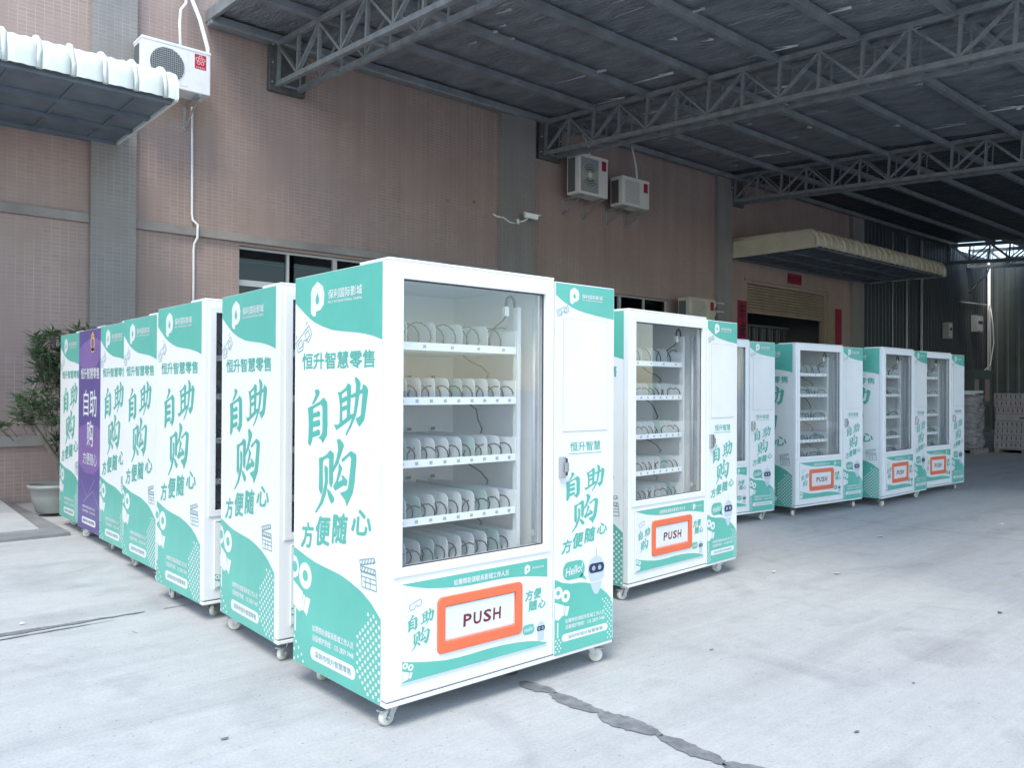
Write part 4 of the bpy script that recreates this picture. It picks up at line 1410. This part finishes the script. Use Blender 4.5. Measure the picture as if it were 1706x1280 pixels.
def front_print(mp):
    """graphics on the right-hand control panel"""
    pr = Print(mp, 'teal', 'vinyl', 'letter', 'doodle', 'navy', 'pale')
    R = W - .006
    pr.poly([(.949, 1.863), (1.0, 1.833), (1.059, 1.808), (1.10, 1.797), (1.149, 1.788), (1.236, 1.777), (R, 1.765), (R, 1.921), (.949, 1.921)], 0, 0)
    lx, lz = 1.077, 1.865
    s = .52
    pr.poly([(lx + a * s, lz + b * s) for a, b in ((-.062, .035), (-.05, .055), (0, .080), (.05, .055), (.065, .02), (.06, -.03), (.03, -.052), (-.012, -.058), (-.014, -.078), (-.04, -.078), (-.062, -.062))], 1, 1)
    pr.poly([(lx + a * s, lz + b * s) for a, b in ((0, .03), (.018, -.002), (.012, -.02), (0, -.025), (-.012, -.02), (-.018, -.002))], 2, 0)
    pr.text('保利国际影城', 1.131, 1.858, .15, .02, 1, 1, .012)
    pr.text('POLY INTERNATIONAL CINEMA', 1.131, 1.846, .15, .007, 1, 1, .02)
    r = .35
    for a in ([(-.04, .016), (.04, .016), (.042, -.01), (.016, -.018), (.005, -.002), (-.005, -.002), (-.016, -.018), (-.042, -.01), (-.04, .016)], [(-.03, .008), (-.01, .008), (-.012, -.009), (-.03, -.006), (-.03, .008)], [(.03, .008), (.01, .008), (.012, -.009), (.03, -.006), (.03, .008)]):
        pr.line([(.997 + x * cos(r) - z * sin(r), 1.785 + x * sin(r) + z * cos(r)) for x, z in a], .003, 1, 3)
    pr.text('恒升智慧', 1.052, 1.100, .218, .046, 1, 2, .008)
    pr.line([(1.042, 1.087), (1.28, 1.087)], .003, 1, 2)
    brush(pr, lambda u, z: (1.022 + (u - .129) * .527, .70 + (z - .831) * .520), 1, 2)
    for ch, x, z, wd, hh in (('方', .995, .602, .062, .064), ('便', 1.068, .620, .070, .072), ('随', 1.155, .638, .070, .072), ('心', 1.245, .668, .072, .055)):
        pr.text(ch, x, z, wd, hh, 1, 2, .028, .15, .08)
    # speech bubble and a plain little robot
    pr.rect(1.005, .470, 1.158, .560, 1, 0, .04)
    pr.poly([(1.12, .475), (1.172, .455), (1.14, .495)], 1, 0)
    pr.text('Hello!', 1.022, .488, .115, .042, 2, 1, .012, .15, .12)
    pr.poly([(.949, .487), (1.002, .463), (1.064, .450), (1.12, .447), (1.165, .441), (1.23, .42), (1.284, .391), (1.32, .365), (1.352, .335), (R, .30), (R, .12), (.949, .12)], 0, 0)
    n = 18
    pr.poly([(1.243 + .062 * cos(pi * k / n), .498 + .066 * sin(pi * k / n)) for k in range(n + 1)] + [(1.19, .455), (1.20, .44), (1.285, .44), (1.298, .455)], 1, 5)
    pr.rect(1.188, .480, 1.300, .528, 2, 4, .022)
    for cx in (1.222, 1.266):
        pr.ring((cx, .504), .012, .007, 3, 5, 12)
        pr.disc((cx, .504), .004, 3, 1, 8)
    pr.poly([(1.20, .432), (1.286, .432), (1.275, .40), (1.255, .372), (1.232, .372), (1.212, .40)], 1, 5)
    pr.line([(1.243, .564), (1.243, .605)], .003, 1, 3)
    # projector
    pr.ring((.972, .418), .030, .012, 1, 1)
    pr.ring((1.024, .395), .030, .012, 1, 1)
    pr.poly([(.951, .375), (1.012, .352), (1.005, .305), (.975, .285), (.951, .292)], 1, 1)
    pr.poly([(1.015, .350), (1.023, .347), (1.013, .303), (1.006, .303)], 1, 1)
    pr.poly([(1.027, .346), (1.05, .342), (1.035, .298), (1.017, .302)], 1, 1)
    pr.rect(.966, .20, .974, .275, 1, 1)
    pr.text('如需帮助请联系影城工作人员', 1.022, .262, .283, .021, 1, 1, .014)
    pr.text('设备维护热线：135 2829 7448', 1.022, .233, .283, .021, 1, 1, .014)
    pr.rect(.998, .175, 1.329, .212, 1, 1, .018)
    pr.text('深圳市恒升智慧零售', 1.04, .184, .25, .018, 2, 3, .004)
    for r_ in range(18):
        for c in range(6):
            x = R - .012 - c * .026 - (r_ % 2) * .013
            z = .135 + r_ * .0135
            if x > 1.325 + abs(z - .22) * .0 - max(0, (z - .22)) * .35 and x > 1.27 and z < .335 + (R - x) * .35 - .015:
                pr.disc((x, z), .0048, 1, 1, 8)
            x2 = .958 + c * .022 + (r_ % 2) * .011
            if x2 < 1.0 and z < .19:
                pr.disc((x2, z), .0048, 1, 1, 8)
    return pr

def door_print(mp):
    """graphics on the lower delivery panel"""
    pr = Print(mp, 'teal', 'vinyl', 'letter', 'doodle', 'navy', 'pale')
    a0, a1, z0, z1 = .070, .894, .193, .599
    pr.poly([(a0, .597), (.11, .585), (.152, .574), (.20, .563), (.259, .555), (.34, .546), (.427, .542), (.52, .543), (.606, .543), (.69, .539), (.765, .531), (.83, .521), (a1, .510), (a1, z1), (a0, z1)], 0, 0)
    pr.text('如需帮助请联系影城工作人员', .335, .553, .315, .026, 1, 1, .016)
    lx, lz, s = .765, .563, .28
    pr.poly([(lx + a * s, lz + b * s) for a, b in ((-.062, .035), (-.05, .055), (0, .080), (.05, .055), (.065, .02), (.06, -.03), (.03, -.052), (-.012, -.058), (-.014, -.078), (-.04, -.078), (-.062, -.062))], 1, 1)
    pr.disc((lx, lz), .006, 2, 0, 8)
    pr.text('保利国际影城', .795, .560, .075, .010, 1, 1, .01)
    brush(pr, lambda u, z: (.097 + (u - .129) * .252, .316 + (z - .831) * .262), 1, 2)
    r = .35
    for a in ([(-.03, .012), (.03, .012), (.032, -.008), (.012, -.014), (0, -.002), (-.012, -.014), (-.032, -.008), (-.03, .012)],):
        pr.line([(.135 + x * cos(r) - z * sin(r), .505 + x * sin(r) + z * cos(r)) for x, z in a], .003, 1, 3)
    for ch, x, z, wd, hh in (('方', .752, .415, .046, .046), ('便', .805, .418, .046, .046), ('随', .775, .365, .050, .046), ('心', .835, .368, .046, .038)):
        pr.text(ch, x, z, wd, hh, 1, 2, .03, .12, .05)
    pr.rect(.738, .258, .812, .305, 1, 0, .02)
    pr.text('Hello!', .747, .270, .056, .020, 2, 1, .01, .1, .1)
    pr.poly([(.853 + .028 * cos(pi * k / 10), .275 + .030 * sin(pi * k / 10)) for k in range(11)] + [(.832, .25), (.835, .215), (.872, .215), (.875, .25)], 1, 5)
    pr.rect(.828, .262, .879, .285, 2, 4, .010)
    for cx in (.842, .864):
        pr.ring((cx, .273), .006, .003, 3, 5, 10)
    pr.poly([(a0, .282), (.12, .27), (.18, .258), (.288, .242), (.36, .239), (.429, .239), (.52, .242), (.608, .241), (.69, .236), (.767, .228), (.83, .216), (a1 - .004, .200), (a1 - .004, z0), (a0, z0)], 0, 0)
    pr.ring((.085, .262), .014, .006, 1, 1, 12)
    pr.ring((.112, .250), .014, .006, 1, 1, 12)
    pr.poly([(a0 + .001, .242), (.105, .23), (.10, .205), (a0 + .001, .197)], 1, 1)
    pr.poly([(.108, .23), (.122, .227), (.113, .204), (.104, .206)], 1, 1)
    return pr

def helix(r, pitch, turns, wire, n_per=10, y0=0.0):
    pts = []
    N_ = int(turns * n_per)
    for k in range(N_ + 1):
        a = 2 * pi * k / n_per
        pts.append((r * cos(a), y0 + pitch * k / n_per, r * sin(a)))
    mb = MB('coil')
    mb.tube(pts, wire, 5)
    return mb

def make_machine():
    root = empty('vending_machine')
    # ---- cabinet shell
    c = MB('white', 'white_in')
    c.box(0, .028, .046, D, HB + .02, HT, 0)                      # left wall
    c.box(.0285, .93, D - .03, D, HB + .02, HT, 0)                # back
    c.box(.0285, .93, .046, D - .0305, HT - .03, HT, 0)           # roof
    c.box(.0285, .93, .046, D - .0305, HB + .02, .50, 1)          # lower chest
    c.box(.931, W, .024, D, HB + .02, HT - .004, 0, bev=.004, seg=1)   # electronics column
    cab = c.build('cabinet', root)
    lin = MB('white_in')
    lin.box(.0286, .9299, D - .0345, D - .0306, .5005, HT - .0306)
    lin.box(.9262, .9305, .047, D - .035, .5005, HT - .0306)
    lin.build('lining', cab)
    t = MB('white')
    t.box(.004, .95, .004, .235, HT + .001, HT + .013, bev=.004, seg=1)
    t.build('top_cap', cab)
    b = MB('white')
    b.box(0, W, 0, D, HB, HB + .0195, bev=.004, seg=1)
    b.build('base', cab)
    side_print(lambda u, z, L: (-.0006 - .0007 * L, D - u, z)).build('side_print', cab)
    side_print(lambda u, z, L: (W + .0006 + .0007 * L, .045 + u, z)).build('side_print', cab)
    # ---- glazed door
    d = MB('white')
    ring_frame(d, 0, .943, .126, HT, .070, .882, .665, 1.858, 0, .045, bev=.006)
    door = d.build('door', root)
    tr = MB('white')
    ring_frame(tr, .030, .918, .628, 1.898, .0705, .8815, .6655, 1.8575, -.008, -.0005, bev=.003)
    tr.build('door_trim', door)
    gk = MB('gasket')
    ring_frame(gk, .0705, .8815, .6655, 1.8575, .0745, .8775, .6695, 1.8535, .010, .0155)
    gk.build('gasket', door)
    gp = MB('glass')
    gp.box(.0706, .8814, .016, .020, .6656, 1.8574)
    gp.build('glass_pane', door)
    al = MB('alu')
    al.box(.856, .868, .022, .040, .672, 1.851)
    al.build('edge_rail', door)
    # ---- lower delivery panel with push flap
    pn = MB('vinyl')
    ring_frame(pn, .066, .898, .189, .603, .285, .688, .318, .474, -.009, -.0006, bev=.003)
    pn.build('delivery_panel', door)
    door_print(lambda u, z, L: (u, -.0096 - .0007 * L, z)).build('panel_print', door)
    # flap surround: rounded orange frame
    def rr(x0, x1, z0, z1, r, n=5):
        pts = []
        for cx, cz, a0 in ((x1 - r, z0 + r, -90), (x1 - r, z1 - r, 0), (x0 + r, z1 - r, 90), (x0 + r, z0 + r, 180)):
            for k in range(n):
                a = radians(a0 + 90 * k / (n - 1))
                pts.append((cx + r * cos(a), cz + r * sin(a)))
        return pts
    fr = MB('orange')
    o1, o2 = rr(.246, .731, .274, .514, .024), rr(.249, .728, .277, .511, .021)
    i2, i1 = rr(.284, .689, .318, .474, .006), rr(.287, .686, .321, .471, .004)
    rings = [[(x, -.0095, z) for x, z in o1], [(x, -.015, z) for x, z in o1], [(x, -.018, z) for x, z in o2],
             [(x, -.018, z) for x, z in i2], [(x, .034, z) for x, z in i1]]
    n = len(o1)
    vs = [p for r_ in rings for p in r_]
    fr.add(vs, [(a * n + k, a * n + (k + 1) % n, (a + 1) * n + (k + 1) % n, (a + 1) * n + k) for a in range(4) for k in range(n)])
    fr.build('flap_frame', door)
    fl = MB('vinyl')
    fl.add([(.289, -.012, .469), (.684, -.012, .469), (.684, -.004, .326), (.289, -.004, .326), (.289, -.002, .469), (.684, -.002, .469), (.684, .006, .326), (.289, .006, .326)],
           [(0, 3, 2, 1), (4, 5, 6, 7), (0, 1, 5, 4), (3, 7, 6, 2), (0, 4, 7, 3), (1, 2, 6, 5)])
    fl.build('push_flap', door)
    pu = Print(lambda u, z, L: (u, -.0128 - L * .0008 + (.469 - z) / .143 * .008, z), 'red_dark')
    for k, ch in enumerate('PUSH'):
        pu.text(ch, .391 + k * .0565, .366, .042, .052, 0, 0, .03)
    pu.build('push_lettering', door)
    # ---- control panel
    cp = MB('vinyl')
    cp.box(.947, W, -.004, .022, .104 + .0185, HT - .004, bev=.005)
    ctl = cp.build('control_panel', root)
    front_print(lambda u, z, L: (u, -.0047 - .0007 * L, z)).build('panel_print', ctl)
    dp = MB('alu', 'vinyl')
    ring_frame(dp, 1.000, 1.322, 1.196, 1.752, 1.003, 1.319, 1.199, 1.749, -.0055, -.0042)
    dp.box(1.003, 1.319, -.007, -.0042, 1.199, 1.749, 1)
    dp.build('display_cover', ctl)
    lk = MB('chrome', 'gasket')
    lk.box(.972, 1.000, -.030, -.0045, .975, 1.078, 0, bev=.006)
    lk.box(1.0005, 1.018, -.024, -.0045, .985, 1.070, 1, bev=.004)
    lk.box(.984, 1.012, -.038, -.0305, 1.005, 1.05, 0, bev=.003)
    lk.build('lock_handle', ctl)
    # ---- trays
    div_me = {}
    def divider(h, m_):
        mb = MB(m_)
        pts = [(.0, 0), (.58, 0), (.58, h), (.035, h)]
        for k in range(5):
            a = radians(90 + 22.5 * k)
            pts.append((.035 + .035 * cos(a), h - .035 + .035 * sin(a)))
        vs = [(x, y, z) for x in (-.001, .001) for y, z in pts]
        n_ = len(pts)
        mb.add(vs, [list(range(n_)), list(range(2 * n_ - 1, n_ - 1, -1))] + [(i, (i + 1) % n_, n_ + (i + 1) % n_, n_ + i) for i in range(n_)])
        o = mb.build('divider')
        me = o.data
        bpy.data.objects.remove(o)
        return me
    d_lo = [divider(.112, 'divider'), divider(.112, 'divider2')]
    d_hi = [divider(.122, 'divider'), divider(.122, 'divider2')]
    o = helix(.034, .074, 7.5, .0032).build('coil'); coil_s = o.data; bpy.data.objects.remove(o)
    o = helix(.054, .09, 6, .0034, 12).build('coil'); coil_b = o.data; bpy.data.objects.remove(o)
    for ti, z in enumerate(TRAY_Z):
        s = MB('white_in')
        s.box(.040, .806, .130, .745, z - .012, z - .004)
        s.box(.040, .806, .126, .1295, z - .012, z + .022)       # front lip
        s.box(.036, .0395, .126, .745, z - .012, z + .10)
        s.box(.8065, .810, .126, .745, z - .012, z + .10)
        s.box(.040, .806, .7455, .749, z - .012, z + .11)
        tray = s.build('tray', root)
        lanes = 5 if ti == 0 else 10
        lw = .766 / lanes
        for k in range(lanes):
            x = .040 + lw * (k + .5)
            coil = coil_b if ti == 0 else coil_s
            link_mesh('coil', coil, tray, (x, .136, z + (.060 if ti == 0 else .039)), (0, (k * 1.3 + ti) % 6.28, 0))
            if k:
                pick = 1 if (k * 7 + ti * 3) % 5 == 0 else 0
                link_mesh('divider', (d_hi if ti == 0 else d_lo)[pick], tray, (.040 + lw * k, .152, z - .003))
        tg = MB('elec')
        for k in range(lanes):
            x = .040 + lw * (k + .5)
            tg.box(x - .008, x + .008, .1245, .1258, z - .002, z + .012)
        tg.build('lane_tags', tray)
        mo = MB('elec', 'ac_dark')
        for k in range(lanes):
            x = .040 + lw * (k + .5)
            mo.box(x - .022, x + .022, .7495, .772, z + .02, z + .085, 0)
            if k % 2:
                mo.box(x - .012, x + .012, .742, .7452, z + .112, z + .128, 1)
        mo.build('motors', tray)
    # ---- right-hand inside: post, lamp tube, wiring
    ps = MB('white')
    ps.box(.813, .835, .120, .150, .5005, 1.80)
    ps.build('tray_post', root)
    lt = MB('tube', 'white')
    lt.tube([(.908, .10, .72), (.908, .10, 1.77)], .011, 10, 0)
    lt.box(.899, .926, .088, .112, 1.771, 1.80, 1)
    lt.box(.899, .926, .088, .112, .69, .719, 1)
    lt.build('lamp_tube', root)
    wi = MB('black', 'pvc')
    wi.tube([(.812, .14, 1.80), (.806, .14, 1.835), (.785, .14, 1.853), (.762, .14, 1.84), (.755, .14, 1.80)], .007, 6)
    wi.box(.743, .767, .13, .15, 1.755, 1.80, 1)
    wi.tube([(.755, .14, 1.755), (.748, .15, 1.735), (.735, .2, 1.70), (.72, .3, 1.66)], .004, 6)
    zz = TRAY_Z
    for k in range(4):
        zt, zb = zz[k] - .014, zz[k + 1] + .115
        q = (k % 2) * .04
        wi.tube([(.70 + q, .40, zt), (.715 + q, .36, zt - .03), (.735 - q * .5, .30, (zt + zb) / 2), (.765 - q, .28, zb + .02), (.775 - q, .30, zb)], .004, 6)
    wi.build('wiring', root)
    # ---- casters
    for (x, y, a) in ((.085, .085, 2.7), (W - .085, .085, 1.1), (.085, D - .09, .4), (W - .085, D - .09, 2.0)):
        ce = empty('caster', (x, y, 0), a, root)
        br = MB('zinc')
        br.box(-.036, .036, -.032, .032, .0935, .0995, bev=.001, seg=1)
        br.cyl((0, 0, .089), .024, .010, 'Z', 14)
        for s in (-1, 1):
            vs = [(-.02, s * .020, .085), (.022, s * .020, .085), (.045, s * .020, .028), (.022, s * .020, .028)]
            vs += [(a_, b_ + s * .0035, c_) for a_, b_, c_ in vs]
            br.add(vs, [(0, 1, 2, 3), (7, 6, 5, 4), (0, 4, 5, 1), (1, 5, 6, 2), (2, 6, 7, 3), (3, 7, 4, 0)])
        br.box(-.022, .024, -.0235, .0235, .0845, .0885)
        br.box(.03, .075, -.018, .018, .066, .073, bev=.002, seg=1)
        br.cyl((.033, 0, .037), .007, .056, 'Y', 8)
        br.build('bracket', ce)
        wh = MB('wheel', 'zinc')
        R = .036
        prof = [(-.013, .012), (-.013, R - .006), (-.010, R - .001), (-.004, R), (.004, R), (.010, R - .001), (.013, R - .006), (.013, .012)]
        n_ = 24
        vs = []
        for yy, r_ in prof:
            for k in range(n_):
                vs.append((.033 + r_ * cos(2 * pi * k / n_), yy, R + .001 + r_ * sin(2 * pi * k / n_)))
        wh.add(vs, [(i * n_ + k, i * n_ + (k + 1) % n_, (i + 1) * n_ + (k + 1) % n_, (i + 1) * n_ + k) for i in range(len(prof) - 1) for k in range(n_)], 0, True)
        wh.cyl((.033, 0, R + .001), .014, .030, 'Y', 14, 1)
        wh.build('wheel', ce)
    return root

proto = make_machine()
SPOTS = [
 ('1', 1.83, 2.84, .003, 'brightest green and white vending machine, at the corner where both rows meet', 'F'),
 ('B', 4.15, 3.55, .061, 'green and white vending machine next along from the corner one, its whole front visible', 'F'),
 ('C', 6.69, 4.96, -.097, 'green and white vending machine half hidden behind the second one in the front-facing row', 'F'),
 ('D', 8.40, 4.77, -.072, 'green and white vending machine fourth along from the corner in the front-facing row', 'F'),
 ('E', 9.94, 4.50, .031, 'green and white vending machine with a bright lock, last but one towards the carton pallets', 'F'),
 ('F', 11.335, 4.62, -.024, 'green and white vending machine at the end of the row nearest the carton pallets', 'F'),
 ('2', 1.87, 3.91, -.039, 'green and white vending machine directly behind the corner one in the file to the wall', 'L'),
 ('3', 1.87, 4.91, .004, 'green and white vending machine third in the file to the wall, dark window slit showing', 'L'),
 ('4', 1.98, 6.05, .0, 'green and white vending machine fourth in the file from the corner to the wall', 'L'),
 ('5', 2.03, 6.875, .0, 'green and white vending machine beside the purple one, on the side away from the wall', 'L'),
 ('6', 2.06, 7.70, .0, 'purple vending machine with white lettering and a gold emblem', 'L'),
 ('7', 2.09, 8.53, .0, 'green and white vending machine at the wall end of the file beside the potted shrub', 'L'),
]
G = {'F': 'vending machines in the row facing the yard', 'L': 'vending machines in the file leading to the wall'}
allm = {}
table = {}
for x in bpy.data.objects:
    if x.parent is not None:
        table.setdefault(x.parent.name, []).append(x)
for i, (k, x, y, a, lab, grp) in enumerate(SPOTS):
    o = proto if i == 0 else copy_tree(proto, None, table)
    o.location = (x, y, 0)
    o.rotation_euler = (0, 0, a)
    tag(o, lab, 'vending machine', G[grp])
    allm[k] = o
# casters swivel freely: turn each machine's own
rnd = random.Random(9)
CH = {}
for x in bpy.data.objects:
    if x.parent is not None:
        CH.setdefault(x.parent.name, []).append(x)
for k, o in allm.items():
    for c in CH[o.name]:
        if c.name.startswith('caster'):
            if k == '1':
                c.rotation_euler.z = {True: 3.3, False: -.7}[c.location.x < .5] if c.location.y < .3 else c.rotation_euler.z
            else:
                c.rotation_euler.z = rnd.uniform(0, 6.28)
# machines whose windows nobody can see into keep their shell only
for k in '4567':
    for c in list(CH[allm[k].name]):
        base = c.name.split('.')[0]
        if base in ('tray', 'wiring', 'lamp_tube', 'tray_post'):
            for cc_ in CH.get(c.name, []):
                bpy.data.objects.remove(cc_)
            bpy.data.objects.remove(c)
# the purple one wears another wrap
for c in bpy.data.objects:
    if c.parent == allm['6'] and c.name.startswith('cabinet'):
        for s in [q for q in bpy.data.objects if q.parent == c and q.name.startswith('side_print')]:
            bpy.data.objects.remove(s)
        side_print(lambda u, z, L: (-.0006 - .0007 * L, D - u, z), True).build('side_print', c)
        side_print(lambda u, z, L: (W + .0006 + .0007 * L, .045 + u, z), True).build('side_print', c)

# ================================================================ litter on the floor
def scrap(x, y, r, matn, label, seed, lift=.02):
    rr_ = random.Random(seed)
    mb = MB(matn)
    n = 7
    vs = [(x, y, lift * rr_.uniform(.4, 1) + .004)]
    for k in range(n):
        a = 2 * pi * k / n + rr_.uniform(-.3, .3)
        q = r * rr_.uniform(.5, 1)
        vs.append((x + q * cos(a) * 1.3, y + q * sin(a) * .7, .004 + lift * rr_.uniform(0, .8)))
    mb.add(vs, [(0, 1 + k, 1 + (k + 1) % n) for k in range(n)])
    tag(mb.build('litter_scrap'), label, 'litter', 'scraps lying on the concrete')
SCR = [(6.04, 3.08, .07, 'paper', 'crumpled pale paper scrap on the concrete in front of the second and third machines'),
       (5.71, 3.42, .05, 'paper', 'flat paper scrap on the concrete close to the second machine'),
       (5.77, 1.87, .05, 'dead_leaf', 'grey scrap lying alone on the open concrete'),
       (4.06, 1.69, .022, 'dead_leaf', 'tiny dark fragment on the bright concrete'),
       (7.9, 3.6, .10, 'paper', 'long pale plastic strip on the concrete before the fourth machine'),
       (9.6, 3.1, .07, 'paper', 'small pale scrap on the concrete before the last machines'),
       (1.32, 3.22, .03, 'dead_leaf', 'dark leaf fragment on the concrete left of the corner machine'),
       (1.50, 4.95, .03, 'paper', 'white chip on the concrete beside the file of machines'),
       (1.05, 5.55, .035, 'paper', 'pale paper chip on the concrete beyond the dark joint'),
       (3.75, 2.62, .03, 'dead_leaf', 'dark crumb on the concrete right of the corner machine'),
       (3.3, 1.6, .03, 'dead_leaf', 'small brown fragment on the concrete beside the smeared joint')]
for i, (x, y, r, m_, lab) in enumerate(SCR):
    scrap(x, y, r * .5, m_, lab, i + 40, .02 if m_ == 'paper' else .006)
